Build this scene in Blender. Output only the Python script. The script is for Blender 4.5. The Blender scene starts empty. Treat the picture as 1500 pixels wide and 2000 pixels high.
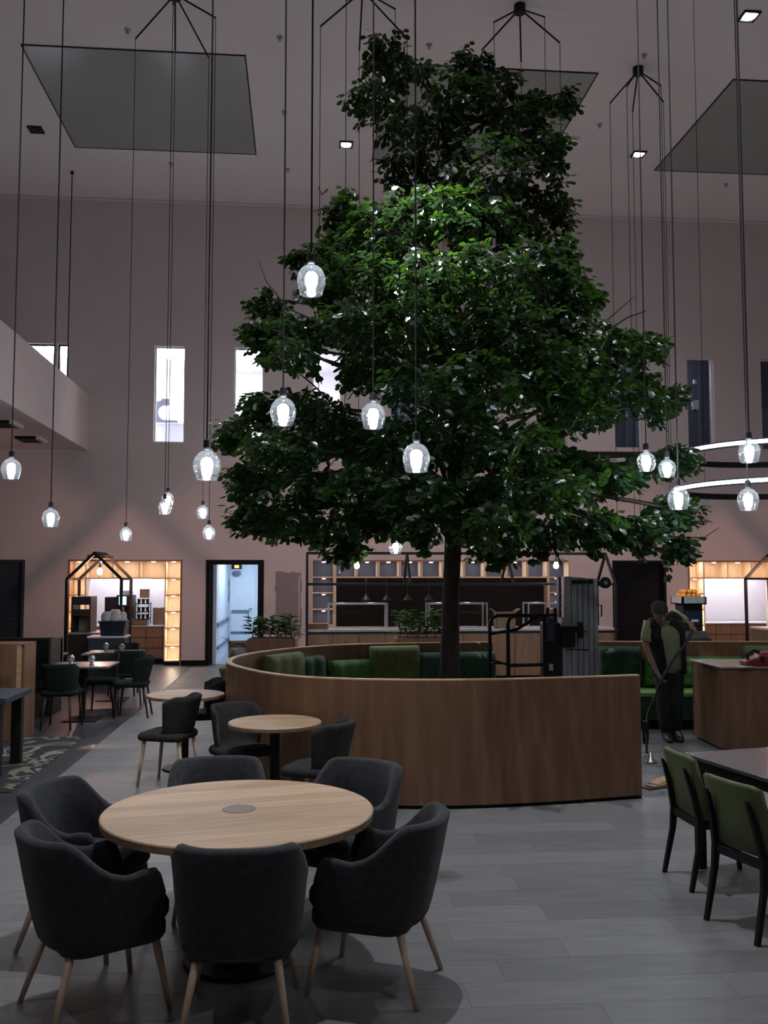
import bpy, bmesh, math, random
import numpy as np
from mathutils import Vector, Matrix, Euler
random.seed(7)
rng = np.random.default_rng(11)
PI = math.pi
scene = bpy.context.scene
COL = scene.collection

# ------------------------------------------------------------------ camera, world, exposure
F, HC = 1800.0, 1.92                     # focal length in pixels of the 1500x2000 frame, eye height
PITCH = math.atan(125 / 1800.0)
YAW = math.radians(5.07)                 # heading is turned a little right of the room's depth axis
WALL_Y, CEIL_Z = 20.3, 10.24
cam_d = bpy.data.cameras.new('camera')
cam_d.sensor_fit = 'HORIZONTAL'; cam_d.sensor_width = 36.0
cam_d.lens = F / 1500 * 36.0
cam_d.clip_end = 200
cam = bpy.data.objects.new('camera', cam_d); COL.objects.link(cam)
cam.location = (0, 0, HC)
cam.rotation_euler = (PI / 2 + PITCH, 0, -YAW)
scene.camera = cam
world = bpy.data.worlds.new('world'); scene.world = world
world.use_nodes = True
world.node_tree.nodes['Background'].inputs[0].default_value = (.02, .022, .03, 1)
world.node_tree.nodes['Background'].inputs[1].default_value = 0.3
vs = scene.view_settings
vs.view_transform = 'Standard'; vs.look = 'None'; vs.gamma = 1; vs.use_curve_mapping = False
vs.exposure = 0.1
P_DOWN = 260      # watts of a ceiling downlight
S_BULB = 225       # radiance of a pendant bulb
S_CELL = 140       # radiance of the little shelf spots

# ------------------------------------------------------------------ where things stand
cY, sY, cP, sP = math.cos(YAW), math.sin(YAW), math.cos(PITCH), math.sin(PITCH)
def HW(x, d, z=0.0):                      # heading frame -> room frame
    return Vector((x * cY + d * sY, -x * sY + d * cY, z))
def ray(px, py):
    u, v = (px - 750) / F, (1000 - py) / F
    dep = cP - v * sP
    return u / dep, (sP + v * cP) / dep
def atz(px, py, z):
    x, s = ray(px, py); d = (z - HC) / s
    return HW(x * d, d, z)
def atd(px, py, d):
    x, s = ray(px, py)
    return HW(x * d, d, HC + s * d)
def aty(px, py, Y=WALL_Y):
    x, s = ray(px, py); d = Y / (cY - x * sY)
    return HW(x * d, d, HC + s * d)
def wx(px, py=1180, Y=WALL_Y): return aty(px, py, Y).x
def wz(py, px=750, Y=WALL_Y): return aty(px, py, Y).z

# ------------------------------------------------------------------ materials
def newmat(name):
    m = bpy.data.materials.new(name); m.use_nodes = True
    nt = m.node_tree; b = nt.nodes['Principled BSDF']
    return m, nt, b
def mat(name, c, rough=.6, metal=0, var=.15, scale=6, stretch=(1, 1, 1), bump=0, spec=.5, rnd=0, sheen=0):
    m, nt, b = newmat(name)
    b.inputs['Roughness'].default_value = rough; b.inputs['Metallic'].default_value = metal
    b.inputs['Specular IOR Level'].default_value = spec
    if sheen: b.inputs['Sheen Weight'].default_value = sheen
    tc = nt.nodes.new('ShaderNodeTexCoord'); mp = nt.nodes.new('ShaderNodeMapping')
    mp.inputs['Scale'].default_value = stretch
    nz = nt.nodes.new('ShaderNodeTexNoise'); nz.inputs['Scale'].default_value = scale; nz.inputs['Detail'].default_value = 4
    rp = nt.nodes.new('ShaderNodeValToRGB')
    rp.color_ramp.elements[0].position = .3; rp.color_ramp.elements[1].position = .7
    rp.color_ramp.elements[0].color = tuple(x * (1 - var) for x in c) + (1,)
    rp.color_ramp.elements[1].color = tuple(min(1, x * (1 + var)) for x in c) + (1,)
    L = nt.links.new
    L(tc.outputs['Object'], mp.inputs[0]); L(mp.outputs[0], nz.inputs['Vector']); L(nz.outputs['Fac'], rp.inputs[0])
    out = rp.outputs[0]
    if rnd:
        oi = nt.nodes.new('ShaderNodeObjectInfo'); hs = nt.nodes.new('ShaderNodeHueSaturation')
        mr = nt.nodes.new('ShaderNodeMapRange'); mr.inputs[3].default_value = 1 - rnd; mr.inputs[4].default_value = 1 + rnd
        L(oi.outputs['Random'], mr.inputs[0]); L(mr.outputs[0], hs.inputs['Value']); L(out, hs.inputs['Color']); out = hs.outputs[0]
    L(out, b.inputs['Base Color'])
    if bump:
        bp = nt.nodes.new('ShaderNodeBump'); bp.inputs['Strength'].default_value = bump; bp.inputs['Distance'].default_value = .004
        n2 = nt.nodes.new('ShaderNodeTexNoise'); n2.inputs['Scale'].default_value = scale * 14
        L(mp.outputs[0], n2.inputs['Vector']); L(n2.outputs['Fac'], bp.inputs['Height']); L(bp.outputs[0], b.inputs['Normal'])
    return m
def wood(name, c1, c2, stretch=(1.2, 14, 14), rough=.45, planks=0):
    m, nt, b = newmat(name); L = nt.links.new
    b.inputs['Roughness'].default_value = rough
    tc = nt.nodes.new('ShaderNodeTexCoord'); mp = nt.nodes.new('ShaderNodeMapping'); mp.inputs['Scale'].default_value = stretch
    nz = nt.nodes.new('ShaderNodeTexNoise'); nz.inputs['Scale'].default_value = 2.2; nz.inputs['Detail'].default_value = 7; nz.inputs['Distortion'].default_value = .6
    rp = nt.nodes.new('ShaderNodeValToRGB'); rp.color_ramp.elements[0].position = .32; rp.color_ramp.elements[1].position = .68
    rp.color_ramp.elements[0].color = c1 + (1,); rp.color_ramp.elements[1].color = c2 + (1,)
    L(tc.outputs['Object'], mp.inputs[0]); L(mp.outputs[0], nz.inputs['Vector']); L(nz.outputs['Fac'], rp.inputs[0])
    out = rp.outputs[0]
    if planks:
        sp = nt.nodes.new('ShaderNodeSeparateXYZ'); L(tc.outputs['Object'], sp.inputs[0])
        mu = nt.nodes.new('ShaderNodeMath'); mu.operation = 'MULTIPLY'; mu.inputs[1].default_value = planks; L(sp.outputs[1], mu.inputs[0])
        fl = nt.nodes.new('ShaderNodeMath'); fl.operation = 'FLOOR'; L(mu.outputs[0], fl.inputs[0])
        wn = nt.nodes.new('ShaderNodeTexWhiteNoise'); wn.noise_dimensions = '1D'; L(fl.outputs[0], wn.inputs['W'])
        mr = nt.nodes.new('ShaderNodeMapRange'); mr.inputs[3].default_value = .8; mr.inputs[4].default_value = 1.14
        hs = nt.nodes.new('ShaderNodeHueSaturation'); L(wn.outputs['Value'], mr.inputs[0]); L(mr.outputs[0], hs.inputs['Value']); L(out, hs.inputs['Color']); out = hs.outputs[0]
    L(out, b.inputs['Base Color'])
    return m
def emi(name, c, s):
    m, nt, b = newmat(name)
    b.inputs['Base Color'].default_value = c + (1,)
    b.inputs['Emission Color'].default_value = c + (1,); b.inputs['Emission Strength'].default_value = s
    return m
def glass(name, tint=(.95, .97, .98), gl=.12, edge=.55, rough=.02, haze=0):
    m, nt, b = newmat(name); nt.nodes.remove(b); L = nt.links.new
    o = nt.nodes['Material Output']
    t = nt.nodes.new('ShaderNodeBsdfTransparent'); t.inputs[0].default_value = tint + (1,)
    g = nt.nodes.new('ShaderNodeBsdfGlossy'); g.inputs['Roughness'].default_value = rough
    lw = nt.nodes.new('ShaderNodeLayerWeight'); lw.inputs[0].default_value = .35
    mr = nt.nodes.new('ShaderNodeMapRange'); mr.inputs[3].default_value = gl; mr.inputs[4].default_value = edge
    mx = nt.nodes.new('ShaderNodeMixShader')
    L(lw.outputs['Facing'], mr.inputs[0]); L(mr.outputs[0], mx.inputs[0]); L(t.outputs[0], mx.inputs[1]); L(g.outputs[0], mx.inputs[2]); L(mx.outputs[0], o.inputs[0])
    if haze:                             # faintly hazy glass that catches the light of its own bulb
        tl = nt.nodes.new('ShaderNodeBsdfTranslucent'); tl.inputs[0].default_value = (.9, .95, 1, 1)
        m2 = nt.nodes.new('ShaderNodeMixShader'); m2.inputs[0].default_value = haze
        L(mx.outputs[0], m2.inputs[1]); L(tl.outputs[0], m2.inputs[2]); L(m2.outputs[0], o.inputs[0])
    return m
M = {}
M['wall'] = mat('wall_paint', (.655, .585, .585), .85, var=.03, scale=1.2)
M['ceil'] = mat('ceiling_paint', (.80, .765, .77), .9, var=.02, scale=.8)
M['black'] = mat('black_metal', (.010, .010, .011), .55, var=.1, spec=.3)
M['cable'] = mat('black_cable', (.008, .008, .008), .7, var=.05)
M['oak'] = wood('oak_veneer', (.17, .086, .048), (.245, .13, .074), (5, 5, .5), .45)
M['oak_edge'] = wood('oak_edge', (.50, .31, .17), (.62, .41, .25), (2, 2, 8), .5)
M['table'] = wood('ash_table', (.43, .28, .17), (.57, .385, .25), (1.5, 16, 8), .55, planks=9)
M['leg_oak'] = wood('pale_oak_leg', (.58, .42, .29), (.72, .55, .40), (12, 12, 1.5), .5)
M['fabric'] = mat('charcoal_fabric', (.040, .042, .047), .95, var=.25, scale=30, bump=.5, spec=.2, sheen=.15)
M['fabric_grey'] = mat('grey_fabric', (.045, .042, .043), .95, var=.2, scale=30, bump=.5, spec=.2)
M['fabric_dkgreen'] = mat('dark_green_fabric', (.012, .019, .015), .95, var=.2, scale=30, bump=.4, spec=.2)
M['green_leather'] = mat('olive_green_leatherette', (.10, .125, .045), .55, var=.1, scale=18, bump=.2)
M['green_bright'] = mat('bright_green_velvet', (.055, .17, .03), .7, var=.15, scale=9, bump=.3, sheen=.05)
M['green_dark'] = mat('bottle_green_velvet', (.014, .045, .02), .75, var=.2, scale=9, bump=.3, sheen=.03)
M['green_olive'] = mat('olive_velvet', (.10, .115, .03), .75, var=.2, scale=9, bump=.3, sheen=.03)
M['green_seat'] = mat('light_green_seat', (.20, .36, .12), .6, var=.1, scale=9, bump=.2)
M['dkwood'] = wood('dark_stained_wood', (.03, .02, .016), (.05, .034, .026), (2, 2, 8), .5)
M['niche'] = wood('niche_wood', (.68, .51, .35), (.80, .62, .45), (6, 6, .8), .5)
M['drawer'] = wood('drawer_front_wood', (.22, .115, .066), (.31, .17, .10), (6, 6, .8), .45)
M['darkpanel'] = mat('dark_panel', (.011, .009, .010), .6, var=.15, spec=.15)
M['cellback'] = mat('slate_cell_back', (.05, .055, .075), .7, var=.1)
M['white'] = mat('white_laminate', (.78, .77, .80), .5, var=.03)
M['steel'] = mat('brushed_steel', (.55, .55, .57), .3, metal=1, var=.08, stretch=(1, 1, 12))
M['alu'] = mat('dull_aluminium', (.36, .38, .40), .5, metal=.25, var=.12, stretch=(3, 3, .4))
M['mirror'] = mat('mirror_glass', (.8, .82, .85), .06, metal=1, var=.02)
M['stone'] = mat('grey_stone_top', (.42, .41, .41), .35, var=.12, scale=20)
M['navy'] = mat('navy_plastic', (.012, .016, .035), .5, var=.1)
M['doornavy'] = mat('door_slate_paint', (.05, .06, .078), .6, var=.12, spec=.2)
M['doorblack'] = mat('door_black_paint', (.006, .0075, .010), .6, var=.12, spec=.15)
M['corridor'] = mat('corridor_white', (.72, .78, .86), .7, var=.03)
M['corr_floor'] = mat('corridor_vinyl', (.35, .38, .45), .35, var=.06)
M['bumper'] = mat('grey_bumper_rail', (.16, .19, .25), .6)
M['cardboard'] = mat('cardboard', (.22, .14, .09), .9, var=.12)
M['red'] = mat('red_plastic', (.22, .012, .014), .45, var=.1)
M['orange'] = mat('orange_peel', (.80, .28, .03), .5, var=.12, scale=30, bump=.3, rnd=.15)
M['paper'] = mat('white_bag', (.55, .53, .52), .8, var=.1)
M['soil'] = mat('dark_soil', (.025, .018, .013), 1, var=.4, scale=30, bump=1)
M['bark'] = mat('tree_bark', (.035, .027, .021), .9, var=.45, scale=7, stretch=(3, 3, .6), bump=1)
M['curtain'] = mat('slate_blue_panel', (.11, .125, .17), .7, var=.08)
M['curtain2'] = mat('pale_blue_panel', (.30, .33, .42), .7, var=.06)
M['skylight'] = mat('skylight_glass', (.34, .36, .345), .2, var=.06, scale=.5, spec=.35)
M['bulb'] = emi('bulb_glow', (.86, .93, 1.0), S_BULB)
M['bulb_warm'] = emi('warm_bulb_glow', (1.0, .52, .40), 400)
M['led'] = emi('led_strip', (.80, .80, 1.0), 7)
M['cell_spot'] = emi('shelf_spot_glow', (1.0, .87, .70), S_CELL)
M['cell_spot_cool'] = emi('bar_spot_glow', (.80, .86, 1.0), 70)
M['lens'] = emi('downlight_glow', (.95, .97, 1.0), 40)
M['screen'] = emi('screen_glow', (.25, .55, 1.0), 4)
M['exit'] = emi('exit_sign_glow', (1.0, .35, .10), 2.5)
M['glass'] = glass('pendant_glass', (.86, .88, .89), .08, .8, haze=.008)
M['pane'] = glass('window_pane', (.95, .96, .97), .03, .3)
M['skin'] = mat('skin', (.30, .17, .12), .6, var=.06)
M['hair'] = mat('grey_hair', (.06, .055, .05), .9, var=.3, scale=60, bump=.6)
M['polo'] = mat('pale_green_polo', (.33, .36, .20), .9, var=.08, scale=20, bump=.3)
M['vest'] = mat('black_vest_cloth', (.010, .010, .012), .9, var=.2, bump=.3)
M['trouser'] = mat('black_trouser_cloth', (.011, .012, .013), .9, var=.2, bump=.3)
M['shoe'] = mat('black_shoe', (.01, .01, .01), .5)

# floor planks
def plank_mat(name, brick):
    m, nt, b = newmat(name); L = nt.links.new
    b.inputs['Roughness'].default_value = .5; b.inputs['Specular IOR Level'].default_value = .35
    tc = nt.nodes.new('ShaderNodeTexCoord'); mp = nt.nodes.new('ShaderNodeMapping'); mp.inputs['Scale'].default_value = (1, 9, 1)
    nz = nt.nodes.new('ShaderNodeTexNoise'); nz.inputs['Scale'].default_value = 3; nz.inputs['Detail'].default_value = 5
    L(tc.outputs['Object'], mp.inputs[0]); L(mp.outputs[0], nz.inputs['Vector'])
    rp = nt.nodes.new('ShaderNodeValToRGB')
    rp.color_ramp.elements[0].position = .3; rp.color_ramp.elements[1].position = .7
    rp.color_ramp.elements[0].color = (.165, .163, .166, 1); rp.color_ramp.elements[1].color = (.21, .207, .208, 1)
    L(nz.outputs['Fac'], rp.inputs[0])
    hs = nt.nodes.new('ShaderNodeHueSaturation'); mr = nt.nodes.new('ShaderNodeMapRange'); mr.inputs[3].default_value = .84; mr.inputs[4].default_value = 1.1
    if brick:
        bt = nt.nodes.new('ShaderNodeTexBrick'); bt.inputs['Scale'].default_value = 1; bt.inputs['Brick Width'].default_value = 1.25; bt.inputs['Row Height'].default_value = .25
        bt.inputs['Mortar Size'].default_value = .003; bt.inputs['Color1'].default_value = (0, 0, 0, 1); bt.inputs['Color2'].default_value = (1, 1, 1, 1); bt.inputs['Mortar'].default_value = (0, 0, 0, 1)
        L(tc.outputs['Object'], bt.inputs['Vector']); L(bt.outputs['Color'], mr.inputs[0])
    else:
        oi = nt.nodes.new('ShaderNodeObjectInfo'); L(oi.outputs['Random'], mr.inputs[0])
    L(mr.outputs[0], hs.inputs['Value']); L(rp.outputs[0], hs.inputs['Color']); L(hs.outputs[0], b.inputs['Base Color'])
    return m
M['plank'] = plank_mat('floor_plank_vinyl', False)
M['floor'] = plank_mat('floor_far_vinyl', True)
M['floor_dark'] = mat('dark_floor_tiles', (.045, .046, .056), .36, var=.12, scale=3, bump=.05)
def rug_mat():
    m, nt, b = newmat('rug_pattern'); L = nt.links.new
    b.inputs['Roughness'].default_value = .95
    tc = nt.nodes.new('ShaderNodeTexCoord'); nz = nt.nodes.new('ShaderNodeTexNoise'); nz.inputs['Scale'].default_value = 1.5; nz.inputs['Detail'].default_value = 2; nz.inputs['Distortion'].default_value = 1.2
    L(tc.outputs['Object'], nz.inputs['Vector'])
    rp = nt.nodes.new('ShaderNodeValToRGB'); cr = rp.color_ramp; cr.interpolation = 'CONSTANT'
    cr.elements[0].position = 0; cr.elements[0].color = (.02, .021, .026, 1)
    for p, c in ((.44, (.20, .18, .13)), (.49, (.022, .022, .026)), (.55, (.26, .25, .22)), (.60, (.03, .03, .033)), (.68, (.22, .2, .14))):
        e = cr.elements.new(p); e.color = c + (1,)
    cr.elements[-1].color = (.02, .02, .025, 1)
    L(nz.outputs['Fac'], rp.inputs[0]); L(rp.outputs[0], b.inputs['Base Color'])
    return m
M['rug'] = rug_mat()
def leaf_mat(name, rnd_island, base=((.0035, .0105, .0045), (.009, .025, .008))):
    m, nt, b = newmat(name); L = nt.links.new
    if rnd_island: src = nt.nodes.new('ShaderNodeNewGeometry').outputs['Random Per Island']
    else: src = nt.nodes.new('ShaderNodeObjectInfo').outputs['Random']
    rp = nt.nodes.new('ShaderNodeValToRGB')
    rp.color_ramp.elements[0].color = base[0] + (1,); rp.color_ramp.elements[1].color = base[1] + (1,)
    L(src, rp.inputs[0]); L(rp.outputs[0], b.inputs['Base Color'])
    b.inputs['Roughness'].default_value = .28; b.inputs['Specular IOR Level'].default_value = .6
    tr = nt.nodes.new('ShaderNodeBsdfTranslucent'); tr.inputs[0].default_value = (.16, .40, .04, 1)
    mx = nt.nodes.new('ShaderNodeMixShader'); mx.inputs[0].default_value = .13
    o = nt.nodes['Material Output']
    L(b.outputs[0], mx.inputs[1]); L(tr.outputs[0], mx.inputs[2]); L(mx.outputs[0], o.inputs[0])
    return m
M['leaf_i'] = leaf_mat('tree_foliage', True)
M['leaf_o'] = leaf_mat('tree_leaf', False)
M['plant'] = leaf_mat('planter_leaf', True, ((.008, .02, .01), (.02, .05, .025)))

# ------------------------------------------------------------------ mesh helpers
class MB:
    def __init__(s): s.v = []; s.f = []
    def _add(s, vs, fs):
        o = len(s.v); s.v += [tuple(p) for p in vs]; s.f += [tuple(i + o for i in f) for f in fs]; return s
    def box(s, x0, x1, y0, y1, z0, z1):
        vs = [(x, y, z) for z in (z0, z1) for y in (y0, y1) for x in (x0, x1)]
        return s._add(vs, [(0, 2, 3, 1), (4, 5, 7, 6), (0, 1, 5, 4), (2, 6, 7, 3), (0, 4, 6, 2), (1, 3, 7, 5)])
    def bar(s, a, b, w, h=None):         # square bar from a to b
        a, b = Vector(a), Vector(b); h = h or w; d = (b - a).normalized()
        up = Vector((0, 0, 1)) if abs(d.z) < .95 else Vector((0, 1, 0))
        r = d.cross(up).normalized(); u = r.cross(d)
        vs = [p + r * (i * w / 2) + u * (j * h / 2) for p in (a, b) for i, j in ((-1, -1), (1, -1), (1, 1), (-1, 1))]
        return s._add(vs, [(3, 2, 1, 0), (4, 5, 6, 7)] + [(i, (i + 1) % 4, 4 + (i + 1) % 4, 4 + i) for i in range(4)])
    def tube(s, pts, r, n=8):
        pts = [Vector(p) for p in pts]; rs = r if isinstance(r, (list, tuple)) else [r] * len(pts)
        vs = []; nrm = None
        for i, p in enumerate(pts):
            d = (pts[min(i + 1, len(pts) - 1)] - pts[max(i - 1, 0)]).normalized()
            if nrm is None: nrm = d.orthogonal().normalized()
            else: nrm = (nrm - d * nrm.dot(d)).normalized()
            b = d.cross(nrm)
            for k in range(n):
                a = 2 * PI * k / n; vs.append(p + (nrm * math.cos(a) + b * math.sin(a)) * rs[i])
        fs = []
        for i in range(len(pts) - 1):
            for k in range(n):
                fs.append((i * n + k, i * n + (k + 1) % n, (i + 1) * n + (k + 1) % n, (i + 1) * n + k))
        fs.append(tuple(range(n - 1, -1, -1))); fs.append(tuple((len(pts) - 1) * n + k for k in range(n)))
        return s._add(vs, fs)
    def lathe(s, prof, n=24, c=(0, 0, 0)):
        vs = []; fs = []; m = len(prof)
        for r, z in prof:
            for k in range(n):
                a = 2 * PI * k / n; vs.append((c[0] + r * math.cos(a), c[1] + r * math.sin(a), c[2] + z))
        for i in range(m - 1):
            for k in range(n):
                fs.append((i * n + k, i * n + (k + 1) % n, (i + 1) * n + (k + 1) % n, (i + 1) * n + k))
        if prof[0][0] > 1e-5: fs.append(tuple(range(n - 1, -1, -1)))
        if prof[-1][0] > 1e-5: fs.append(tuple((m - 1) * n + k for k in range(n)))
        return s._add(vs, fs)
    def prism(s, poly, z0, z1):          # xy polygon
        n = len(poly)
        vs = [(x, y, z0) for x, y in poly] + [(x, y, z1) for x, y in poly]
        return s._add(vs, [tuple(range(n - 1, -1, -1)), tuple(range(n, 2 * n))] + [(i, (i + 1) % n, n + (i + 1) % n, n + i) for i in range(n)])
    def grid(s, rows, close=False):      # rows of equal length points
        n = len(rows[0]); vs = [p for r in rows for p in r]; fs = []
        for i in range(len(rows) - 1):
            for k in range(n if close else n - 1):
                fs.append((i * n + k, i * n + (k + 1) % n, (i + 1) * n + (k + 1) % n, (i + 1) * n + k))
        if close: fs.append(tuple(range(n - 1, -1, -1))); fs.append(tuple((len(rows) - 1) * n + k for k in range(n)))
        return s._add(vs, fs)
    def build(s, name, m, parent=None, smooth=False, bevel=0, loc=None, rz=0, sub=0):
        me = bpy.data.meshes.new(name); me.from_pydata(s.v, [], s.f); me.update()
        bm = bmesh.new(); bm.from_mesh(me); bmesh.ops.recalc_face_normals(bm, faces=bm.faces); bm.to_mesh(me); bm.free()
        me.materials.append(M[m] if isinstance(m, str) else m)
        if smooth: me.polygons.foreach_set('use_smooth', [True] * len(me.polygons))
        o = bpy.data.objects.new(name, me); COL.objects.link(o)
        if parent is not None: o.parent = parent
        if loc is not None: o.location = loc
        o.rotation_euler = (0, 0, rz)
        if bevel:
            b = o.modifiers.new('bevel', 'BEVEL'); b.width = bevel; b.segments = 2; b.limit_method = 'ANGLE'
        if sub:
            u = o.modifiers.new('sub', 'SUBSURF'); u.levels = u.render_levels = sub
        return o
def box(name, m, parent, x0, x1, y0, y1, z0, z1, bevel=0):
    return MB().box(min(x0, x1), max(x0, x1), min(y0, y1), max(y0, y1), min(z0, z1), max(z0, z1)).build(name, m, parent, bevel=bevel)
def tag(o, label, cat, group=None):
    o['label'] = label; o['category'] = cat
    if group: o['group'] = group
    return o
def thing(name, label, cat, loc=(0, 0, 0), rz=0, group=None):
    o = bpy.data.objects.new(name, None); COL.objects.link(o); o.empty_display_size = .1
    o.location = loc; o.rotation_euler = (0, 0, rz)
    return tag(o, label, cat, group)
def struct(o, label=None):
    o['kind'] = 'structure'
    if label: o['label'] = label
    return o
def copy_tree(root, loc, rz, label=None, group=None):
    def cp(o, par):
        c = o.copy(); COL.objects.link(c); c.parent = par
        for ch in o.children: cp(ch, c)
        return c
    r = cp(root, None); r.location = loc; r.rotation_euler = (0, 0, rz)
    if label: r['label'] = label
    if group: r['group'] = group
    return r
def facing(frm, to):                      # rotation that turns local +Y from frm towards to
    d = Vector(to) - Vector(frm); return math.atan2(-d.x, d.y)
def smooth01(a, b, x):
    t = max(0, min(1, (x - a) / (b - a))); return t * t * (3 - 2 * t)

# ------------------------------------------------------------------ the setting
XL, XR, YB = -15.0, 15.0, -9.0
DARK_X = atz(110, 1520, 0).x              # edge between light planks and dark floor
fl = struct(MB().box(XL, XR, YB, WALL_Y + .3, -.12, -.006).build('floor', 'floor'), 'grey vinyl plank floor')
struct(MB().box(XL, DARK_X, YB, WALL_Y, -.005, .001).build('floor', 'floor_dark'), 'dark carpet tile floor zone under the dining tables')
pm = None; n = 0
pl_box = MB().box(0, 1.2486, 0, .2486, -.008, 0)
rows = int((12.9 - 3.2) / .25)
for r in range(rows):
    y = 3.2 + r * .25
    lim = min(3.4, .47 * y + .6)
    x = DARK_X + .004 - random.random() * 1.25
    while x < lim and n < 298:
        x1 = x + 1.25
        left = HW(-.45 * y - .5, y).x
        if x1 > max(DARK_X + .05, left):
            if x < DARK_X:                # cut board against the dark floor
                o = MB().box(DARK_X + .002 - x, 1.2486, 0, .2486, -.008, 0).build('plank', 'plank', fl, loc=(x, y, 0))
            elif pm is None:
                o = pl_box.build('plank', 'plank', fl, loc=(x, y, 0)); pm = o
            else:
                o = pm.copy(); COL.objects.link(o); o.location = (x, y, 0)
            n += 1
        x = x1
struct(MB().box(XL, XR, YB, WALL_Y + .3, CEIL_Z, CEIL_Z + .2).build('ceiling', 'ceil'))
struct(MB().box(XL - .3, XL, YB, WALL_Y + .3, 0, CEIL_Z).build('wall_left', 'wall'))
struct(MB().box(XR, XR + .3, YB, WALL_Y + .3, 0, CEIL_Z).build('wall_right', 'wall'))
struct(MB().box(XL, XR, YB - .3, YB, 0, CEIL_Z).build('wall_rear', 'wall'))

DOOR_TOP = wz(1094)
NL = (wx(132), wx(355)); DC = (wx(402), wx(515)); BR = (wx(608), wx(1113)); DR = (wx(1197), wx(1302)); NR = (wx(1345), wx(1345) + (wx(355) - wx(132))); DL = (wx(-45), wx(47))
WIN_Z = (wz(864, 330), wz(676, 330))
WINS = [(wx(a, 770), wx(b, 770)) for a, b in ((301, 361), (457, 515), (610, 667), (762, 817), (911, 964), (1055, 1107), (1200, 1252), (1343, 1395), (1487, 1540))]
W0 = (wx(26, 690), wx(106, 690)); W01 = (wx(112, 700), wx(134, 700))
holes = [(a, b, 0, DOOR_TOP) for a, b in (NL, DC, BR, DR, NR, DL)] + [(a, b) + WIN_Z for a, b in WINS + [W0, W01]]
def holed_wall(name, x0, x1, z0, z1, y0, y1, holes, m):
    xs = sorted({x0, x1} | {h[0] for h in holes} | {h[1] for h in holes}); zs = sorted({z0, z1} | {h[2] for h in holes} | {h[3] for h in holes})
    mb = MB()
    for i in range(len(xs) - 1):
        k = 0
        while k < len(zs) - 1:
            cx = (xs[i] + xs[i + 1]) / 2
            solid = lambda k: not any(h[0] < cx < h[1] and h[2] < (zs[k] + zs[k + 1]) / 2 < h[3] for h in holes)
            if not solid(k): k += 1; continue
            j = k
            while j + 1 < len(zs) - 1 and solid(j + 1): j += 1
            mb.box(xs[i], xs[i + 1], y0, y1, zs[k], zs[j + 1]); k = j + 1
    return struct(mb.build(name, m))
holed_wall('wall_back', XL, XR, 0, CEIL_Z, WALL_Y, WALL_Y + .25, holes, 'wall')
mb = MB(); edges = sorted([XL] + [v for h in (NL, DC, BR, DR, NR, DL) for v in h] + [XR])
for a, b in zip(edges[::2], edges[1::2]): mb.box(a, b, WALL_Y - .015, WALL_Y, 0, .11)
struct(mb.build('baseboard_back', 'doorblack'))
# shadow gap line under the ceiling
struct(box('trim_1', 'ceil', None, XL, XR, WALL_Y - .02, WALL_Y, CEIL_Z - .05, CEIL_Z - .012))

# rectangular skylights set into the ceiling
CZ = CEIL_Z
for k, (pa, pb) in enumerate((((43, 87), (499, 300)), ((1166, 143), None), ((1433, 155), None))):
    a = atz(*pa, CZ)
    if k == 0:
        b = atz(*pb, CZ); x0, x1, y0, y1 = a.x, b.x, a.y, b.y
        SW, SD = x1 - x0, y1 - y0
    else:
        x0, x1 = (a.x - SW, a.x) if k == 1 else (a.x, a.x + SW); y0, y1 = a.y, a.y + SD
    s = struct(box('window_%d' % (k + 1), 'skylight', None, x0, x1, y0, y1, CZ - .012, CZ + .01), 'square dark skylight pane set in the ceiling')
    fr = MB()
    for q in ((x0 - .02, x0, y0 - .02, y1 + .02), (x1, x1 + .02, y0 - .02, y1 + .02), (x0, x1, y0 - .02, y0), (x0, x1, y1, y1 + .02)): fr.box(*q, CZ - .018, CZ + .01)
    fr.build('skylight_frame', 'black', s)

# gallery along the left with its parapet
g = aty(172, 880); gt = aty(172, 772)
GX, GZ0, GZ1 = g.x, g.z, gt.z
gal = struct(bpy.data.objects.new('wall_gallery', None)); COL.objects.link(gal); gal['label'] = 'plastered gallery parapet projecting beside the back wall'
box('parapet', 'wall', gal, GX - .18, GX, 2, WALL_Y, GZ0, GZ1)
box('gallery_slab', 'wall', gal, XL, GX - .18, 2, WALL_Y, GZ0 + .02, GZ0 + .35)
for px, py in ((6, 827), (58, 857)):
    p = atz(px, py, GZ0 + .01)
    box('vent_box', 'darkpanel', gal, p.x - .2, p.x + .2, p.y - .3, p.y + .3, GZ0 - .03, GZ0 + .02)
    box('vent_rim', 'wall', gal, p.x + .2, p.x + .27, p.y - .3, p.y + .3, GZ0 - .04, GZ0 + .02)

# windows of the upper floor: frame, pane and the rooms behind
wn = 4
for k, (a, b) in enumerate([W0, W01] + WINS):
    z0, z1 = WIN_Z
    w = struct(bpy.data.objects.new('window_%d' % wn, None)); COL.objects.link(w); wn += 1
    w['label'] = 'tall narrow upper window in the back wall'
    fm = MB(); t = .03
    for q in ((a, a + t, z0, z1), (b - t, b, z0, z1), (a + t, b - t, z0, z0 + t), (a + t, b - t, z1 - t, z1)): fm.box(q[0], q[1], WALL_Y + .08, WALL_Y + .14, q[2], q[3])
    fm.build('window_frame', 'black' if k < 2 else ('white' if k > 5 else 'corridor'), w)
    box('pane', 'pane', w, a + t, b - t, WALL_Y + .10, WALL_Y + .106, z0 + t, z1 - t)
    if k == 0: box('mullion', 'steel', w, (a + b) / 2 + .1, (a + b) / 2 + .112, WALL_Y + .09, WALL_Y + .12, z0 + t, z1 - t)
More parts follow.
